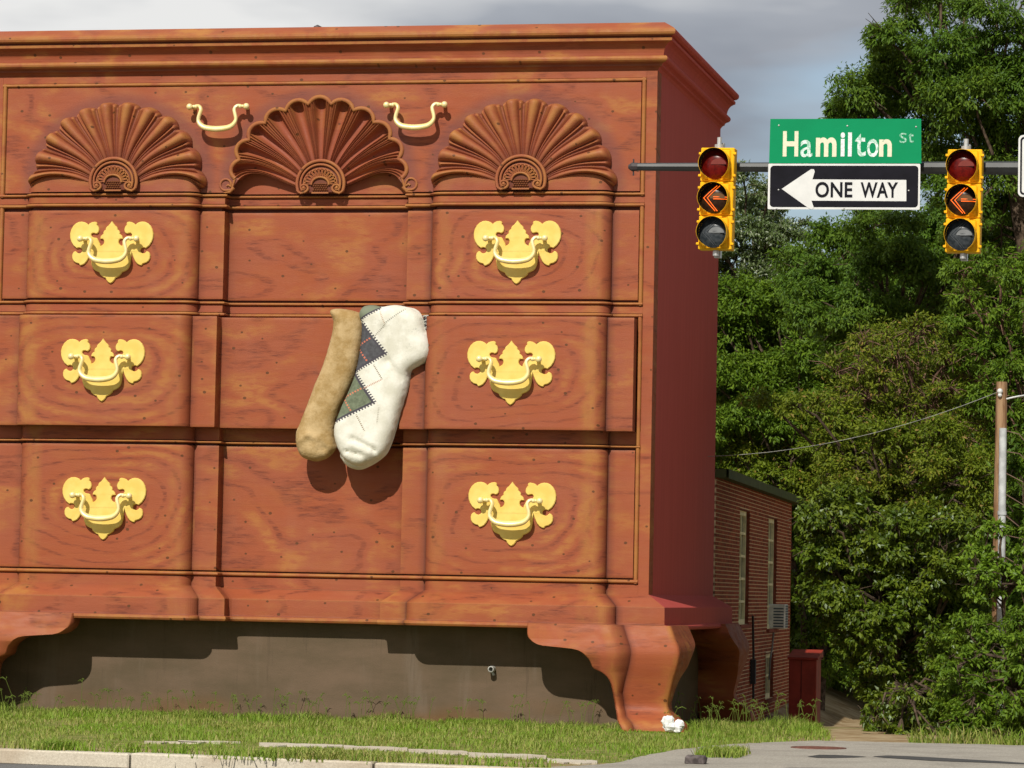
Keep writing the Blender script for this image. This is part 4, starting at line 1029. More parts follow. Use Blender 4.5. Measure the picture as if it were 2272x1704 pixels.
while z < ZT-.01:
    x_ = L0-(bl_/2 if row % 2 else 0)
    while x_ < L1:
        for a, c_ in cut(max(x_+.006, L0), min(x_+bl_-.004, L1), z+ch/2):
            if c_-a < .02: continue
            yo = rs.uniform(-.002, .002); bb.box(a, c_, -.05, yo, z+.0085, z+ch-.0085, rs.choice((0, 0, 0, 1, 2)), LM)
        x_ += bl_
    z += ch; row += 1
def brickmat(n_, c_): return plain(n_, c_, .85, .15, 0, .18, 9, .3)
o = obj('brick', bb.mesh('brick', [brickmat('brick_red', (.33, .080, .038)), brickmat('brick_dark', (.25, .058, .030)), brickmat('brick_orange', (.40, .105, .050))], fix=False), bk); o['kind'] = 'stuff'
mo = MB()
def wallbox(b, x0, x1, z0, z1, y0, y1, mi=0): b.box(x0, x1, y0, y1, z0, z1, mi, LM)
# mortar body with openings: strips between windows
xsb = sorted({L0, L1}|{w for q in wins for w in q[:2] if L0 < w < L1})
for a, c_ in zip(xsb[:-1], xsb[1:]):
    zc = [ZB]; mid = (a+c_)/2; op = sorted([(q[2], q[3]) for q in wins if q[0] < mid < q[1]]); cur = ZB
    for z0, z1 in op: wallbox(mo, a, c_, cur, z0, -.22, -.012); cur = z1
    wallbox(mo, a, c_, cur, ZT, -.22, -.012)
obj('wall', mo.mesh('wall', plain('mortar', (.85, .68, .42), .9, .1, 0, .1, 20)), bk)
ww = MB(); ww.box(L0+.02, L1-.05, -9, -.3, ZB, ZT-.01, 0, LM); obj('wall', ww.mesh('wall', brickmat('brick_hidden', (.26, .08, .05))), bk)
M['cream'] = plain('cream_paint', (.90, .84, .50), .6); M['glass'] = NM('window_glass', .08, .6); M['glass'].base((.13, .145, .135)); M['glass'] = M['glass'].m
for w0, w1, z0, z1 in wins:
    f = MB(); t = .09; jam = brickmat('jamb', (.20, .058, .038))
    for a, c_, e_, g_ in ((w0, w0+t, z0, z1), (w1-t, w1, z0, z1), (w0+t, w1-t, z0, z0+t), (w0+t, w1-t, z1-t, z1)): wallbox(f, a, c_, e_, g_, -.16, -.07)
    mid = (w0+w1)/2; wallbox(f, mid-.03, mid+.03, z0+t, z1-t, -.155, -.065)
    nb = 5 if z1-z0 > 1.2 else 2
    for i in range(1, nb): zz = z0+(z1-z0)*i/nb; wallbox(f, w0+t, mid-.03, zz-.022, zz+.022, -.15, -.075); wallbox(f, mid+.03, w1-t, zz-.022, zz+.022, -.15, -.075)
    win = obj('window', f.mesh('window', M['cream']), bk)
    p_ = MB(); wallbox(p_, w0+t, w1-t, z0+t, z1-t, -.13, -.12); obj('pane', p_.mesh('pane', M['glass']), win)
    j_ = MB(); wallbox(j_, w1-.006, w1+.02, z0, z1, -.21, -.01); wallbox(j_, w0, w1, z1-.006, z1+.02, -.21, -.01); obj('jamb', j_.mesh('jamb', jam), win)
    s_ = MB(); wallbox(s_, w0-.06, w1+.06, z0-.07, z0-.002, -.15, .05); obj('sill', s_.mesh('sill', brickmat('sill_brick', (.27, .08, .05))), win)
rf = MB(); wallbox(rf, L0-.1, L1+1.1, ZT+.0, ZT+.14, -9, .16)
rf.add([LM @ Vector(q) for q in ((L0-.1, .2, ZT+.142), (L1+1.1, .2, ZT+.142), (L1+1.1, -9.2, ZT+.5), (L0-.1, -9.2, ZT+.5), (L0-.1, .2, ZT-.01), (L1+1.1, .2, ZT-.01))], [(0, 1, 2, 3), (4, 5, 1, 0)])
obj('roof', rf.mesh('roof', plain('dark_green_fascia', (.085, .11, .040), .7, .2, 0, .15, 5)), bk)
cdp = MB(); P0 = [LM @ Vector(q) for q in ((11.6, .02, -.68), (11.3, .02, -1.0), (10.9, .02, -1.2), (10.7, .02, -1.6))]; cdp.tube(P0, .018, 6); obj('cable', cdp.mesh('cable', plain('grey_pipe', (.25, .22, .18), .7)), bk)
P0 = [LM @ Vector(q) for q in ((6.75, .04, -.35), (7.0, .04, -1.0), (7.0, .05, -1.9))]; cdp = MB(); cdp.tube(P0, .022, 8); cdp.box(6.75, 6.95, 0.01, .10, -1.6, -1.15, 0, LM); obj('meter_box', cdp.mesh('meter_box', plain('dark_box', (.035, .035, .037), .6)), bk)
# window air conditioner
ac = empty('air_conditioner', LM @ Vector((12.2, .2, -.62)), 'beige window air conditioner sticking out of the brick wall', 'air conditioner')
acm = plain('ac_beige', (.85, .85, .76), .5)
a_ = MB()
A1 = LM @ Matrix.Translation((11.95, 0, 0)); a_.bbox(-.36, .36, -.15, .24, -.62, -.14, .015, 0, A1); obj('case', a_.mesh('case', acm), ac)
for x0_ in (0,):
    g_ = MB()
    for i in range(7): g_.box(-.365, -.358, .01, .21, -.59+i*.058, -.59+i*.058+.03, 0, A1)
    obj('side_grille', g_.mesh('side_grille', plain('ac_dark', (.12, .14, .16), .6)), ac)['kind'] = 'stuff'; g_ = MB()
    for i in range(9): g_.box(-.28, .30, .238, .246, -.60+i*.05, -.58+i*.05+.02, 0, A1)
    obj('grille', g_.mesh('grille', plain('ac_dark', (.12, .14, .16), .6)), ac)['kind'] = 'stuff'
# red steel cabinet behind the corner
rc = at(1762, 1575, 17.0); zr = gz(rc.x, 17)
cb = empty('red_cabinet', (rc.x-.6, 17.4, zr), 'dark red steel cabinet at the far corner of the brick building', 'cabinet')
redm = plain('red_steel', (.34, .040, .022), .5, .4, 0, .12, 4)
tz = at(1730, 1418, 17.4).z
b = MB(); b.bbox(rc.x-.53, rc.x, 17.0, 17.75, zr, tz-.05, .01); obj('body', b.mesh('body', redm), cb)
b = MB(); b.bbox(rc.x-.56, rc.x+.03, 16.95, 17.85, tz-.055, tz-.01, .008); b.add([(rc.x-.56, 16.95, tz-.012), (rc.x+.03, 16.95, tz-.012), (rc.x+.03, 17.85, tz+.13), (rc.x-.56, 17.85, tz+.13), (rc.x-.56, 17.85, tz-.05), (rc.x+.03, 17.85, tz-.05)], [(0, 1, 2, 3), (3, 2, 5, 4), (1, 5, 2), (0, 3, 4)])
obj('lid', b.mesh('lid', redm), cb)
b = MB(); b.box(rc.x-.30, rc.x-.285, 16.992, 17.0, zr+.02, tz-.07); obj('door_edge', b.mesh('door_edge', plain('red_dark', (.10, .012, .010), .5)), cb)

# ---------------------------------------------------------------- mast arm, signals and signs
yaw3 = math.radians(3.0); Y0 = -17.0; X0 = 4.63
MA = Matrix.Translation((X0, Y0, 0)) @ Matrix.Rotation(yaw3, 4, 'Z') @ Matrix.Translation((-X0, -Y0, 0))
def rot(mb):
    mb.V = [MA @ v for v in mb.V]; return mb
ma = empty('signal_mast', (12.5, Y0+.4, G), 'dark grey tapered steel arm reaching in from the right carrying the signals', 'signal mast')
steel = plain('dark_steel', (.035, .037, .036), .45, .5, .3, .12, 5)
b = MB(); zA = 4.11
b.tube([(2.62, Y0, zA), (6.3, Y0, zA-.008), (12.5, Y0, zA-.02)], [.037, .066, .12], 8); obj('arm', rot(b).mesh('arm', steel, 30), ma)
b = MB(); b.tube([(2.64, Y0, zA), (2.585, Y0, zA), (2.55, Y0, zA)], [.040, .043, .018], 8); b.tube([(2.60, Y0, zA+.03), (2.60, Y0, zA+.075)], .008, 6); b.tube([(2.60, Y0, zA-.03), (2.60, Y0, zA-.085)], .008, 6); obj('end_cap', rot(b).mesh('end_cap', plain('dark_cap', (.05, .04, .04), .6), 30), ma)
b = MB(); b.tube([(12.5, Y0, G-.1), (12.5, Y0, 4.6)], [.19, .14], 16); b.box(12.2, 12.8, Y0-.3, Y0+.3, G-.05, G+.05); obj('pole', rot(b).mesh('pole', steel, 30), ma)
M['yellow'] = plain('signal_yellow', (.90, .47, .010), .6, .15, 0, .07, 6)
M['blackin'] = plain('visor_black', (.018, .016, .014), .55)
def lensmat(name, c1, c2):
    k = NM(name, .25, .25); z_ = k.sep(k.obj())[2]; k.base(k.mix(k.rng(k.noise(k.obj(), 30, 2), .3, .7), c1, c2)); return k.m
M['lred'] = lensmat('red_lens', (.075, .003, .002), (.15, .006, .003)); M['lamb'] = lensmat('amber_lens', (.020, .009, .004), (.04, .018, .008)); M['lclr'] = lensmat('clear_lens', (.025, .032, .036), (.06, .068, .074))
k = NM('lit_led', .4, .3); k.base((.5, .08, .004)); k.b.inputs['Emission Color'].default_value = (1.0, .15, .006, 1); k.b.inputs['Emission Strength'].default_value = 1.35; M['led'] = k.m
M['alu'] = plain('aluminium', (.55, .55, .53), .4, .5, .6)
M['unlit'] = plain('unlit_led', (.11, .12, .125), .4)
M['clear_glint'] = plain('painted_glint_clear', (.24, .25, .25), .3, .6, .2)
def signal(label):
    """local frame: x right, y away from the driver, z up, origin at the centre"""
    t = empty('traffic_signal', (0, 0, 0), label, 'traffic signal', 'traffic signals on the mast arm')
    H = .326
    for i in range(3):
        zc = (1-i)*H
        b = MB(); b.bbox(-.162, .162, .0, .14, zc-H/2+.002, zc+H/2-.002, .008)
        for sx in (-1, 1):
            for zz in (-.105, .105): b.bbox(sx*.165-.016, sx*.165+.016, -.012, .02, zc+zz-.012, zc+zz+.012, .004)
        hs = obj('housing', b.mesh('housing', M['yellow']), t)
        b = MB(); b.bbox(-.128, .128, -.016, 0, zc-.145, zc+.145, .012); obj('door', b.mesh('door', M['yellow'], 30), t)
        # tunnel visor, open at the bottom
        b = MB(); n_ = 40; V = []
        a0, a1 = math.radians(-62), math.radians(242)
        for (rr, y_, dz) in ((.148, -.012, 0), (.148, -.135, -.012), (.145, -.135, -.012), (.145, -.012, 0)):
            for j in range(n_+1):
                a = a0+(a1-a0)*j/n_; yy = y_ if y_ > -.1 else y_+.085*max(0, -math.sin(a))**1.5
                V.append((-.012+rr*math.cos(a), yy, zc+dz*0+rr*math.sin(a)))
        F = []; mi = []
        for q in range(3):
            for j in range(n_): F.append((q*(n_+1)+j, q*(n_+1)+j+1, (q+1)*(n_+1)+j+1, (q+1)*(n_+1)+j)); mi.append(1 if q == 2 else 0)
        b.V = [Vector(v) for v in V]; b.F = F; b.fm = mi; obj('visor', b.mesh('visor', [M['yellow'], M['blackin']], 40, fix=False), t)
        b = MB(); b.lathe([(0, -.060), (.05, -.057), (.09, -.048), (.12, -.034), (.144, -.017)], (-.012, 0, zc), 'y', 32); ln = obj('lens', b.mesh('lens', (M['lred'], M['lamb'], M['lclr'])[i], 60), t)
        # half-round paler patch: a reflection on the lens glass, put into the colour
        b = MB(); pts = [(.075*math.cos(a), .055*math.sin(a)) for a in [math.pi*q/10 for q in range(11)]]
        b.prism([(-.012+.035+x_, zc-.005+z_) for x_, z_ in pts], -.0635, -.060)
        mm = {0: plain('painted_glint_red', (.20, .035, .025), .3), 1: plain('painted_glint_amber', (.13, .06, .02), .3), 2: M['clear_glint']}[i]
        obj('painted_glint', b.mesh('painted_glint', mm), ln)
        if i > 0:
            rows_ = [[(.022+o_*.9, .116), (-.100+o_*1.25, 0), (.010+o_*.7, -.120)] for o_ in (0, .030)]+[[(.0, zz), (.128, zz)] for zz in (-.010, .010)]
            for rw in rows_:
                b = MB(); pts = []
                for p_, q_ in zip(rw[:-1], rw[1:]):
                    n_ = max(2, int(math.hypot(q_[0]-p_[0], q_[1]-p_[1])/.010))
                    for w in range(n_+1):
                        x_ = p_[0]+(q_[0]-p_[0])*w/n_; z_ = p_[1]+(q_[1]-p_[1])*w/n_; rr = math.hypot(x_, z_)
                        pts.append((-.012+x_, -.066+.040*(rr/.144)**2, zc+z_))
                b.tube(pts, .0024, 5)
                if i == 1:
                    for p_ in pts: b.ball(p_, .0046, 6, 4)
                obj('led_row', b.mesh('led_row', M['led'] if i == 1 else M['unlit']), ln)
    b = MB(); b.lathe([(.045, H*1.5), (.045, H*1.5+.035), (.022, H*1.5+.037), (.022, H*1.5+.105), (0, H*1.5+.106)], (0, .07, 0), 'z', 14); b.tube([(0, .07, -H*1.5), (0, .07, -H*1.5-.05)], .03, 10)
    b.box(-.03, .03, .13, .20, -.55, .55)
    obj('bracket', b.mesh('bracket', M['alu'], 40), t)
    return t
s1_ = signal('yellow three lens signal between the chest corner and the green street name sign')
def copy_tree(o, parent=None):
    c_ = o.copy(); COL.objects.link(c_)
    if parent: c_.parent = parent
    for ch_ in list(o.children): copy_tree(ch_, c_)
    return c_
s2_ = copy_tree(s1_); s2_['label'] = 'yellow three lens signal right of the green street name sign, before dark trees'
for t, xx, zz in ((s1_, 3.427, 3.775), (s2_, 5.758, 3.760)):
    q = MA @ Vector((xx, Y0-.26, zz)); t.location = q; t.rotation_euler = (0, math.radians(.9), yaw3+math.radians(-6))
# signs
def text_mesh(txt, size, cx, cz, y, mat, sx=1.0, bold=.0, depth=.0012):
    cu = bpy.data.curves.new('t', 'FONT'); cu.body = txt; cu.size = size; cu.align_x = 'CENTER'; cu.align_y = 'CENTER'; cu.offset = bold; cu.extrude = depth; cu.space_character = 1.05
    o = bpy.data.objects.new('t', cu); COL.objects.link(o); dg = bpy.context.evaluated_depsgraph_get(); me0 = o.evaluated_get(dg).to_mesh()
    V = [(v.co.x*sx, v.co.z, v.co.y) for v in me0.vertices]; F = [tuple(p.vertices) for p in me0.polygons]; o.evaluated_get(dg).to_mesh_clear(); bpy.data.objects.remove(o)
    xs_ = [v[0] for v in V]; zs2 = [v[2] for v in V]; mx_, mz_ = (min(xs_)+max(xs_))/2, (min(zs2)+max(zs2))/2
    V = [MA @ Vector((v[0]-mx_+cx, y-abs(depth)+v[1]*-1, v[2]-mz_+cz)) for v in V]
    return new_mesh('lettering', V, F, mat)
def rrect(x0, x1, z0, z1, r, n_=6):
    P = []
    for cx, cz, a0 in ((x1-r, z1-r, 0), (x0+r, z1-r, 90), (x0+r, z0+r, 180), (x1-r, z0+r, 270)):
        for i in range(n_+1): a = math.radians(a0+90*i/n_); P.append((cx+r*math.cos(a), cz+r*math.sin(a)))
    return P
YS = Y0-.20
def sheet(name, pts, y0, y1, mat, parent): b = MB(); b.prism(pts, y0, y1); return obj(name, rot(b).mesh(name, mat), parent)
gs = empty('street_name_sign', MA @ Vector((4.635, YS, 4.12)), 'green street name sign reading Hamilton St in worn white letters', 'street sign', rz=0)
M['green'] = plain('sign_green', (.001, .25, .095), .6, .12, 0, .03, 3); M['wht'] = plain('sign_white', (.70, .70, .67), .4, .5, 0, .03, 8); M['blk'] = plain('sign_black', (.010, .0095, .014), .65, .1)
M['cream_letter'] = plain('letter_cream', (.74, .72, .52), .5, .4, 0, .04, 30)
k = NM('letter_worn', .45, .5); k.base(k.mix(k.rng(k.noise(k.obj(), 34, 4, .7), .36, .60), (.22, .50, .34), (.80, .86, .82))); M['worn'] = k.m
k = NM('letter_faint', .45, .5); k.base(k.mix(k.rng(k.noise(k.obj(), 40, 4, .7), .40, .62), (.05, .36, .18), (.45, .66, .55))); M['faint'] = k.m
sheet('panel', [(3.919, 4.121), (5.357, 4.121), (5.350, 4.545), (3.925, 4.545)], YS, YS+.004, M['green'], gs)
# letter by letter across the panel (positions from the sign itself)
def gx(u): return at(u, 310, YS).x
LET = [('H', 1704, 1689, 1723, 284, 339, 'cream_letter'), ('a', 1739, 1727, 1753, 303, 340, 'worn'), ('m', 1783, 1760, 1805, 297, 339, 'cream_letter'), ('i', 1818, 1813, 1823, 286, 338, 'worn2'), ('l', 1833, 1829, 1838, 286, 338, 'worn2'), ('t', 1856, 1844, 1868, 288, 338, 'worn'), ('o', 1882, 1870, 1895, 300, 339, 'worn'), ('n', 1911, 1896, 1924, 300, 338, 'cream_letter'), ('S', 1947, 1940, 1956, 286, 308, 'faint'), ('t', 1964, 1959, 1971, 286, 307, 'faint')]
M['worn2'] = plain('letter_bright', (.80, .83, .81), .4, .5, 0, .12, 50)
def fit_text(txt, u0, u1, v0, v1, y, mat, parent, bold=.004, name='letter'):
    me = text_mesh(txt, .3, 0, 0, 0, mat, 1, bold); mi = MA.inverted()
    P = [mi @ v.co for v in me.vertices]; xs_ = [p.x for p in P]; zs2 = [p.z for p in P]; a = at(u0, v1, y); c_ = at(u1, v0, y); ax, cx_ = a.x, c_.x
    for v, p in zip(me.vertices, P):
        fx = (p.x-min(xs_))/(max(xs_)-min(xs_)); fz = (p.z-min(zs2))/(max(zs2)-min(zs2))
        v.co = MA @ Vector((ax+(cx_-ax)*fx, y+(p.y-max(q.y for q in (P[0],)))*0-(.0015 if p.y < -.0012 else 0), a.z+(c_.z-a.z)*fz))
    me.update(); return obj(name, me, parent)
for ch_, uc, u0, u1, v0, v1, mk_ in LET: fit_text(ch_, u0, u1, v0, v1, YS-.001, M[mk_], gs, .009 if mk_ in ('cream_letter', 'worn2') else .003)
for u, v in ((1681, 272), (1828, 272), (1976, 273)): q = at(u, v, YS); b = MB(); b.ball((q.x, YS-.002, q.z), .009, 8, 5, sc=(1, .5, 1)); obj('rivet', rot(b).mesh('rivet', M['alu'], 60), gs)
ow = empty('one_way_sign', MA @ Vector((4.63, YS, 3.68)), 'black and white ONE WAY sign with an arrow pointing left, under the green sign', 'traffic sign')
sheet('panel', rrect(3.912, 5.348, 3.682, 4.117, .012), YS-.002, YS+.004, M['wht'], ow)
sheet('black_field', rrect(3.932, 5.330, 3.703, 4.098, .035), YS-.0035, YS-.0025, M['blk'], ow)
AP = [(1687, 409), (1750, 366), (1756, 366), (1758, 371), (1753, 388), (1955, 388), (1955, 434), (1751, 434), (1756, 449), (1752, 453), (1746, 451)]
sheet('arrow', [(at(u, v, YS).x, at(u, v, YS).z) for u, v in AP], YS-.006, YS-.004, M['wht'], ow)
for txt, u0, u1 in (('ONE', 1759, 1839), ('WAY', 1856, 1937)): fit_text(txt, u0, u1, 393, 427, YS-.0075, M['blk'], ow, .007, 'lettering')
for u, v in ((1676, 451), (1821, 450), (1968, 452), (1680, 411), (1960, 411)): q = at(u, v, YS); b = MB(); b.ball((q.x, YS-.004, q.z), .008, 8, 5, sc=(1, .5, 1)); obj('rivet', rot(b).mesh('rivet', M['alu'], 60), ow)
for xb in (4.25, 4.98): b = MB(); b.box(xb, xb+.04, YS+.005, Y0+.02, 3.72, 4.50); obj('sign_bracket', rot(b).mesh('sign_bracket', M['alu']), ma)
tsn = empty('turn_sign', MA @ Vector((6.62, YS, 3.80)), 'white regulatory sign cut off by the right edge of the picture', 'traffic sign')
sheet('panel', rrect(6.262, 6.86, 3.807, 4.391, .045), YS, YS+.004, M['wht'], tsn)
b = MB(); P1 = rrect(6.280, 6.842, 3.825, 4.373, .035); P2 = rrect(6.297, 6.825, 3.842, 4.356, .025); n_ = len(P1)
b.add([(p[0], YS-.0012, p[1]) for p in P1]+[(p[0], YS-.0012, p[1]) for p in P2], [(i, (i+1) % n_, n_+(i+1) % n_, n_+i) for i in range(n_)]); obj('border', rot(b).mesh('border', M['blk']), tsn)
b = MB(); n_ = 40; b.add([(6.56+r_*math.cos(2*math.pi*i/n_), YS-.0016, 4.10+r_*math.sin(2*math.pi*i/n_)) for r_ in (.235, .195) for i in range(n_)], [(i, (i+1) % n_, n_+(i+1) % n_, n_+i) for i in range(n_)]); obj('ring', rot(b).mesh('ring', plain('sign_red', (.55, .02, .02), .4)), tsn)

# ---------------------------------------------------------------- utility pole and wires
yp = 4.0; pt_ = at(2164, 825, yp); pb = at(2163, 1500, yp)
up = empty('utility_pole', (pt_.x, yp, gz(pt_.x, yp)), 'weathered wooden utility pole with grey conduit among the vines', 'utility pole')
woodp = NM('weathered_pole', .9, .1); woodp.base(woodp.mix(woodp.rng(woodp.noise(woodp.map((9, 9, .8)), 2, 5, .6), .35, .65), (.17, .085, .040), (.36, .23, .13)))
zg = gz(pt_.x, yp)
b = MB(); b.tube([(pt_.x, yp, zg), (pt_.x-.01, yp, (zg+pt_.z)/2), (pt_.x, yp, pt_.z)], [.115, .10, .085], 12); obj('pole', b.mesh('pole', woodp.m, 40), up)
b = MB(); q1 = at(2168, 925, yp-.12); q2 = at(2168, 1352, yp-.12); xm = pt_.x+.035
b.tube([(xm, yp-.13, q1.z), (xm, yp-.13, (q1.z+q2.z)/2), (xm-.01, yp-.13, zg+.1)], .058, 12); b.lathe([(.07, -.03), (.07, .03)], (xm, yp-.13, q1.z-1.3), 'z', 12); obj('conduit', b.mesh('conduit', plain('grey_pvc', (.50, .52, .52), .55, .3, 0, .12, 6), 40), up)
b = MB(); wq = at(2161, 846, yp); b.ball((wq.x, yp-.11, wq.z), .045, 10, 6); b.ball((wq.x, yp-.11, wq.z-.06), .035, 10, 6); obj('insulator', b.mesh('insulator', plain('porcelain', (.75, .75, .72), .3), 60), up)
def sag(p, q, s_, n_=26): return [(p[0]+(q[0]-p[0])*i/n_, p[1]+(q[1]-p[1])*i/n_, p[2]+(q[2]-p[2])*i/n_-s_*4*(i/n_)*(1-i/n_)) for i in range(n_+1)]
b = MB(); e_ = at(1500, 984, 3.0); b.tube(sag((wq.x, yp-.11, wq.z), (-.0, 5.6, at(1541, 986, 5.6).z), .22), .0050, 6); me = b.mesh('service_wire', plain('wire_light', (.34, .35, .31), .6), 60)
tag(obj('service_wire', me, None), 'thin pale wire sagging from the utility pole to the side of the chest', 'wire')
b = MB(); b.tube(sag((wq.x+.1, yp-.11, wq.z-.12), (at(2350, 862, yp).x, yp, at(2350, 862, yp).z), -.08), .016, 6)
tag(obj('street_wire', b.mesh('street_wire', plain('wire_white', (.62, .64, .62), .5), 60), None), 'short white wire leaving the utility pole to the right', 'wire')
b = MB(); rs = random.Random(21)
for i in range(8):
    z0 = at(2168, 930+i*45, yp).z; b.tube([(pt_.x+.05, yp-.1, z0), (pt_.x+.25+rs.uniform(0, .2), yp-.2, z0-.10+rs.uniform(-.1, .1)), (pt_.x+.35+rs.uniform(0, .4), yp-.1, z0-.45), (pt_.x+.2+rs.uniform(0, .6), yp, z0-.6)], .008, 5)
obj('dead_vine', b.mesh('dead_vine', plain('vine_brown', (.16, .10, .07), .9)), up)

# ---------------------------------------------------------------- trees and bushes
def leaves_mesh(name, C, Nrm, size, mat, seed, droop=.5, aspect=.42, fold=.35):
    """C: leaf base points, Nrm: outward direction of the bough at the leaf"""
    r = np.random.RandomState(seed); n_ = len(C)
    d = Nrm*.55+r.normal(0, .55, (n_, 3)); d[:, 2] -= droop; d /= np.linalg.norm(d, axis=1)[:, None]
    up_ = Nrm*.7+np.array([0, -.25, .75])+r.normal(0, .42, (n_, 3)); sd = np.cross(d, up_); sd /= np.linalg.norm(sd, axis=1)[:, None]+1e-9; nn_ = np.cross(sd, d)
    L_ = r.uniform(.65, 1.25, n_)[:, None]*size; w = L_*aspect*.5
    V = np.zeros((n_, 4, 3)); V[:, 0] = C; mid = C+d*L_*.45
    V[:, 1] = mid+sd*w+nn_*w*fold; V[:, 3] = mid-sd*w+nn_*w*fold; V[:, 2] = C+d*L_-nn_*L_*.10
    me = bpy.data.meshes.new(name); me.vertices.add(n_*4); me.vertices.foreach_set('co', V.reshape(-1).astype(np.float32))
    base = (np.arange(n_)*4)[:, None]; Lp = np.concatenate([base+np.array([0, 1, 2]), base+np.array([0, 2, 3])], 1).reshape(-1)
    me.loops.add(n_*6); me.loops.foreach_set('vertex_index', Lp.astype(np.int32))
    me.polygons.add(n_*2); me.polygons.foreach_set('loop_start', (np.arange(n_*2)*3).astype(np.int32)); me.polygons.foreach_set('loop_total', np.full(n_*2, 3, dtype=np.int32))
    at_ = me.attributes.new('rnd', 'FLOAT', 'POINT'); at_.data.foreach_set('value', np.repeat(r.rand(n_), 4).astype(np.float32))
    me.materials.append(mat); me.update(); me.validate(); return me
def bough_points(c, rad, n_, r, sprays=None, flat=.75):
    """leaves gathered in sprays over one bough"""
    ns = sprays or max(10, n_//20)
    dirs = r.normal(0, 1, (ns, 3)); dirs /= np.linalg.norm(dirs, axis=1)[:, None]
    dirs[:, 2] = np.where(dirs[:, 2] < -.65, -dirs[:, 2]*.6, dirs[:, 2])
    rr = rad*1.12*(r.uniform(.04, 1.0, ns)**.5)
    sc_ = np.array([r.uniform(.75, 1.35), r.uniform(.8, 1.2), r.uniform(.60, 1.15)]); sp = c+dirs*rr[:, None]*sc_
    idx = r.randint(0, ns, n_); off = r.normal(0, 1, (n_, 3))*rad*.15
    off[:, 2] *= .7
    return sp[idx]+off, dirs[idx]
def tree(name, label, cat_, base, boughs, per_m2, size, mat, seed, barkr=.12, droop=.5, aspect=.42, group=None, trunk=True, bark=None, twig=.0):
    r = np.random.RandomState(seed); t = empty(name, base, label, cat_, group)
    Cs = []; Ns = []
    for (c, rad) in boughs:
        n_ = int(per_m2*4*math.pi*rad*rad*.72); p_, d_ = bough_points(np.array(c), rad, n_, r); Cs.append(p_); Ns.append(d_)
    me = leaves_mesh('crown', np.concatenate(Cs), np.concatenate(Ns), size, mat, seed+1, droop, aspect)
    cr_ = obj('crown', me, t); cr_['kind'] = 'stuff'
    b = MB(); base = Vector(base); cen = Vector(np.mean([c for c, _ in boughs], axis=0)); topz = max(c[2] for c, _ in boughs)
    rs = random.Random(seed)
    h = max(.6, (min(c[2] for c, _ in boughs)-base.z)*.9)
    tp = [base-Vector((0, 0, .15)), base+Vector((rs.uniform(-.1, .1), rs.uniform(-.1, .1), h*.5)), base.lerp(Vector((cen.x, cen.y, base.z)), .4)+Vector((0, 0, h)), base.lerp(Vector((cen.x, cen.y, 0)), .8)*1.0]
    tp[3] = Vector((cen.x*.7+base.x*.3, cen.y*.7+base.y*.3, (topz+base.z+h)/2)); b.tube(tp, [barkr, barkr*.85, barkr*.7, barkr*.3], 8)
    obj('trunk', b.mesh('trunk', bark or M['bark'], 60), t)
    b = MB()
    for (c, rad) in boughs:
        s_ = tp[2].lerp(tp[3], rs.uniform(0, .9)); e_ = Vector(c); s_ = e_+(s_-e_)*min(1, 1.1/max(.1, (s_-e_).length)); m_ = s_.lerp(e_, .5)+Vector((rs.uniform(-.2, .2), rs.uniform(-.2, .2), .15)); b.tube([s_, m_, e_], [min(.035, barkr*.32), .022, .010], 5, caps=False)
        for q in range(5+int(twig*10)):
            f_ = e_+Vector((rs.gauss(0, 1), rs.gauss(0, 1), rs.gauss(0, .8)))*rad*.65; b.tube([m_.lerp(e_, rs.uniform(.3, 1)), e_.lerp(f_, .5)+Vector((0, 0, .05)), f_], [.012, .009, .004], 4, caps=False)
    o = obj('branches', b.mesh('branches', bark or M['bark'], fix=False), t); o['kind'] = 'stuff'
    return t
M['bark'] = plain('bark', (.10, .072, .050), .95, .05, 0, .3, 12, .6); M['bark2'] = plain('twig_bark', (.20, .12, .085), .95, .05, 0, .25, 12, .4)
M['leaf_dark'] = leaf_mat('leaf_dark', (.042, .098, .009), (.100, .190, .015), (.14, .22, .020), .30, .5, .2)
M['leaf_silver'] = leaf_mat('leaf_silver', (.070, .115, .030), (.15, .20, .075), (.18, .22, .09), .30, .45, .3, ((.42, .46, .34), .88))
M['leaf_mid'] = leaf_mat('leaf_mid', (.060, .125, .009), (.140, .235, .015), (.17, .26, .02), .32, .5, .2)
M['leaf_olive'] = leaf_mat('leaf_olive', (.085, .135, .009), (.185, .25, .015), (.22, .24, .022), .32, .5, .2, ((.30, .20, .05), .96))
M['leaf_vine'] = leaf_mat('leaf_vine', (.10, .19, .012), (.20, .33, .022), (.23, .34, .03), .40, .45, .35)
M['leaf_bush'] = leaf_mat('leaf_bush', (.052, .100, .007), (.135, .20, .014), (.17, .22, .018), .30, .48, .25, ((.30, .38, .22), .95))
def B(lst, y, dj=.0, seed=0):
    """boughs from (u, v, radius px) read off the photograph, set at distance y"""
    rs = random.Random(seed); out_ = []
    for q in lst:
        u, v, rp_ = q[:3]; yy = y+(q[3] if len(q) > 3 else 0)+rs.uniform(-dj, dj); p = at(u, v, yy); out_.append((tuple(p), rp_*(yy+50)/7536.))
    return out_
def scatter(poly, n_, rp, y, dj, seed, jit=.25):
    """fills an outline with boughs on a jittered lattice"""
    rs = random.Random(seed); xs_ = [p[0] for p in poly]; ys_ = [p[1] for p in poly]; out_ = []; tries = 0
    while len(out_) < n_ and tries < 6000:
        tries += 1; u = rs.uniform(min(xs_), max(xs_)); v = rs.uniform(min(ys_), max(ys_))
        if not in_poly(u, v, poly): continue
        if any((u-a[0])**2+(v-a[1])**2 < (rp*.85)**2 for a in out_): continue
        out_.append((u, v, rp*rs.uniform(1-jit, 1+jit)))
    return B(out_, y, dj, seed)
def gnd(u, y, dx=0): p = at(u, 1500, y); return (p.x+dx, y, gz(p.x+dx, y))
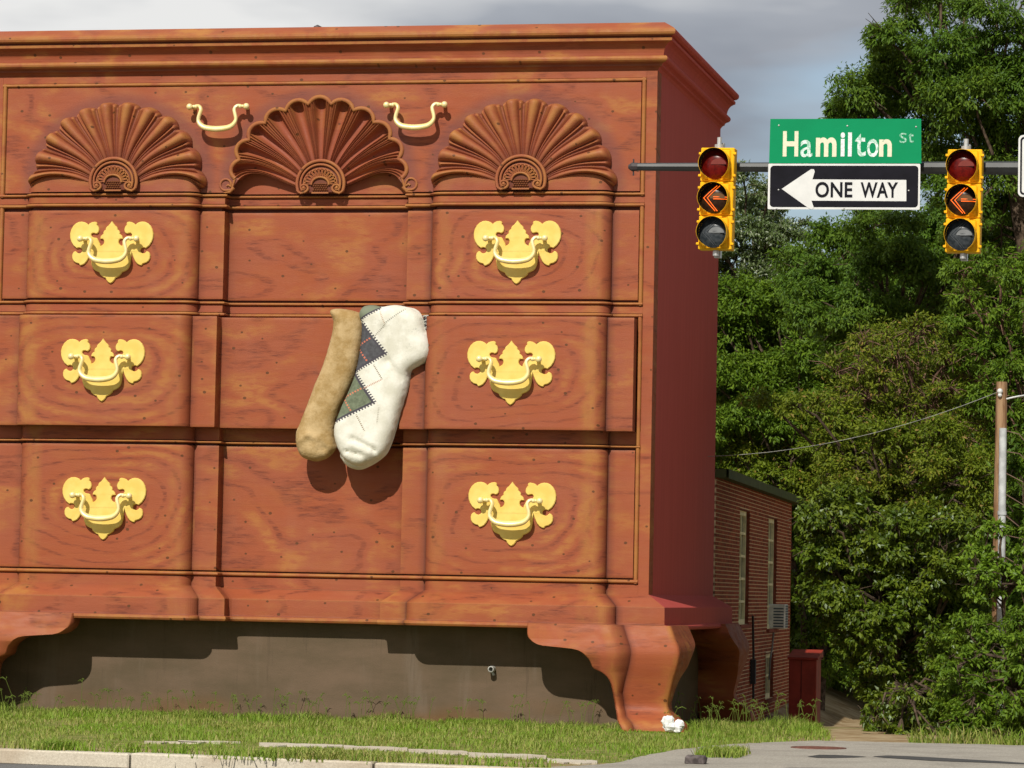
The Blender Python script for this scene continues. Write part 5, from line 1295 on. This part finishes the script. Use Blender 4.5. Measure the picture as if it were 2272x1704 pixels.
# far woodland mass
r = np.random.RandomState(77); Cw = []; Nw = []
for i in range(170):
    u = r.uniform(1480, 2450); v = r.uniform(520 if u > 1720 else 640, 1480); y = r.uniform(30, 36); p = at(u, v, y); q, d_ = bough_points(np.array(p), r.uniform(.8, 1.3), 620, r); Cw.append(q); Nw.append(d_)
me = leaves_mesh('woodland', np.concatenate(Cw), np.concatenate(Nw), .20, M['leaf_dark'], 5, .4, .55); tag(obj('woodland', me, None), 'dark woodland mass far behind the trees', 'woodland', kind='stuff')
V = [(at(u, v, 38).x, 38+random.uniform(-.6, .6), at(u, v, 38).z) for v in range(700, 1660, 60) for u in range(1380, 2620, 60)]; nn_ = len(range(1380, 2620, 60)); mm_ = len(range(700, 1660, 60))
tag(obj('shade_backdrop', new_mesh('shade_backdrop', V, [(j*nn_+i, j*nn_+i+1, (j+1)*nn_+i+1, (j+1)*nn_+i) for j in range(mm_-1) for i in range(nn_-1)], plain('painted_deep_shade', (.018, .030, .008), .95, .05, 0, .35, 1.5)), None), 'dark sheet closing off the woodland, its deep shade painted in the colour', 'shade_backdrop', kind='stuff')  # backdrop sheet: deep shade behind the trees, put into its colour
# 1 tall dark tree, top right
P1_ = [(1960, -60), (1935, 20), (1890, 90), (1880, 160), (1820, 200), (1800, 250), (1850, 300), (1960, 330), (2040, 420), (2060, 560), (2330, 600), (2330, -60)]
bo = scatter(P1_, 74, 46, 12, 1.5, 31)+B([(1890, 70, 22), (1905, 105, 28), (1885, 175, 22), (1815, 225, 26), (1845, 250, 24), (1800, 240, 14), (1955, 5, 25), (1870, 215, 25), (1800, 250, 15), (1930, 150, 34)], 12, .5, 32)
tree('shade_tree', 'tall dark green tree filling the upper right corner behind the signals', 'tree', gnd(2340, 12), bo, 1150, .10, M['leaf_dark'], 101, .30, .55, .34)
# 2 dark tree under the signs
P2_ = [(1760, 500), (1800, 480), (1880, 470), (1980, 465), (2060, 450), (2200, 480), (2200, 760), (2000, 800), (1850, 800), (1740, 700), (1700, 600)]
tree('dark_tree', 'dark green tree whose crown starts just under the one way sign', 'tree', gnd(1950, 18), scatter(P2_, 64, 44, 17, 1.8, 41), 1050, .10, M['leaf_dark'], 102, .25, .6, .36)
# 3 silvery tree, left
P3_ = [(1520, 400), (1590, 385), (1625, 380), (1660, 400), (1690, 455), (1705, 520), (1700, 600), (1640, 680), (1520, 700)]
tree('silver_leaf_tree', 'pale silvery leaved tree rising beside the chest behind the left signal', 'tree', gnd(1590, 27), scatter(P3_, 34, 34, 26, 1.2, 51)+B([(1740, 480, 14), (1725, 510, 16), (1735, 560, 22), (1745, 610, 26)], 26, .4, 52), 950, .10, M['leaf_silver'], 103, .2, .3, .42)
# bare tips showing between crowns
# 4 mid green, left middle
P4_ = [(1500, 640), (1600, 600), (1700, 620), (1790, 680), (1830, 760), (1800, 880), (1700, 930), (1500, 940)]
tree('hackberry_tree', 'mid green tree beside the chest above the yellow green thicket', 'tree', gnd(1760, 25), scatter(P4_, 44, 44, 24.5, 1.0, 61), 950, .10, M['leaf_mid'], 104, .22, .45, .40)
# 5 twiggy olive shrub tree
P5_ = [(1800, 800), (1870, 720), (1950, 700), (2050, 720), (2130, 800), (2140, 920), (2060, 980), (1900, 980), (1810, 900)]
tree('twiggy_tree', 'thin olive tree with reddish twigs in the middle of the thicket', 'tree', gnd(1960, 10), scatter(P5_, 34, 42, 9.5, 1.2, 71), 620, .085, M['leaf_olive'], 105, .12, .35, .34, bark=M['bark2'], twig=2.2)
# 6 right column
P6_ = [(2060, 600), (2120, 570), (2330, 560), (2330, 1000), (2180, 1000), (2100, 860), (2060, 740)]
tree('leaning_tree', 'mid green tree with reddish twigs at the right edge above the utility pole', 'tree', gnd(2260, 9), scatter(P6_, 36, 44, 8.5, 1.2, 81), 950, .095, M['leaf_mid'], 106, .16, .6, .36, bark=M['bark2'], twig=1.2)
# 7 olive thicket band
P7a = [(1500, 870), (1620, 865), (1760, 880), (1800, 960), (1790, 1100), (1740, 1130), (1700, 1100), (1640, 1060), (1500, 1040)]
tree('grapevine_thicket', 'yellow green vine thicket rising right behind the roof of the brick building', 'bush', gnd(1740, 24.5), scatter(P7a, 42, 34, 24.5, .5, 95), 900, .09, M['leaf_olive'], 117, .08, .4, .42)
P7_ = [(1790, 880), (1620, 870), (1750, 860), (1900, 920), (2050, 930), (2140, 1000), (2140, 1120), (1960, 1180), (1800, 1130)]
tree('vine_thicket', 'olive vine thicket left of the utility pole, crossed by the sagging wire', 'bush', gnd(1900, 8), scatter(P7_, 56, 38, 7.6, 1.0, 91), 900, .08, M['leaf_olive'], 107, .08, .4, .42)
# 8 large leaved bush wall
tree('boxelder_bush', 'shaded bush filling the gap just past the corner of the brick building', 'bush', gnd(1760, 25), scatter([(1700, 1080), (1800, 1090), (1830, 1300), (1830, 1470), (1770, 1440), (1700, 1420)], 34, 34, 25, .6, 118), 700, .10, M['leaf_mid'], 118, .07, .5, .42)
P8_ = [(1750, 1100), (1820, 1060), (1950, 1120), (2080, 1120), (2120, 1250), (2100, 1400), (2080, 1500), (2000, 1545), (1910, 1530), (1905, 1500), (1865, 1435), (1800, 1375), (1752, 1320)]
tree('mulberry_bush', 'tall bush of larger shining leaves between the brick building and the utility pole', 'bush', gnd(1950, 6.5), scatter(P8_, 92, 36, 5.6, .9, 111), 900, .095, M['leaf_bush'], 108, .10, .55, .50)
# low drooping bits over the dirt
tree('sumac_bush', 'low drooping bush over the bare dirt beside the side street', 'bush', gnd(1960, 2), scatter([(1885, 1560), (1905, 1510), (1960, 1500), (2060, 1480), (2080, 1590), (1960, 1600), (1910, 1590), (1880, 1575)], 24, 26, 1.4, .7, 121), 800, .09, M['leaf_bush'], 109, .05, .8, .45)
# 9 bright vines round the pole
tree('creeper', 'bright yellow green creeper climbing the utility pole', 'vine', gnd(2170, 3.4), scatter([(2095, 1130), (2140, 1100), (2138, 1330), (2120, 1330), (2080, 1290), (2085, 1200)], 9, 22, 2.9, .4, 131)+scatter([(2195, 1110), (2240, 1120), (2240, 1300), (2192, 1330)], 6, 22, 2.9, .4, 132)+B([(2165, 1150, 18), (2172, 1230, 24), (2160, 1275, 18)], 2.9, .2, 133), 800, .09, M['leaf_vine'], 110, .04, .5, .5)
# 10 dark gap shrubs right
tree('privet_bush', 'dense green bush at the right edge beside the side street', 'bush', gnd(2190, 1), scatter([(2080, 1330), (2140, 1360), (2330, 1300), (2330, 1625), (2060, 1600), (2050, 1480)], 40, 36, 1.0, .8, 141), 800, .09, M['leaf_mid'], 111, .06, .5, .42)
tree('elder_bush', 'shadowed bush right of the utility pole', 'bush', gnd(2260, 5), scatter([(2185, 900), (2330, 880), (2330, 1330), (2200, 1330)], 24, 40, 5.6, .8, 151), 420, .12, M['leaf_dark'], 112, .08, .5, .42)
# leafy stems low on the road edge
rs = random.Random(31); wp = []
for i in range(800):
    u = rs.uniform(1960, 2330); q = atz(u, 1604+(u-1790)*.018, G); wp.append((q.x, q.y+.05+abs(rs.gauss(0, .35)), G-.02, rs.uniform(.4, 1.3)))
me = blades('roadside_weeds', wp, .08, .30, .010, .024, M['grass'], 16, 1.0); tag(obj('roadside_weeds', me, None), 'weeds along the far edge of the side street', 'weeds', kind='stuff')
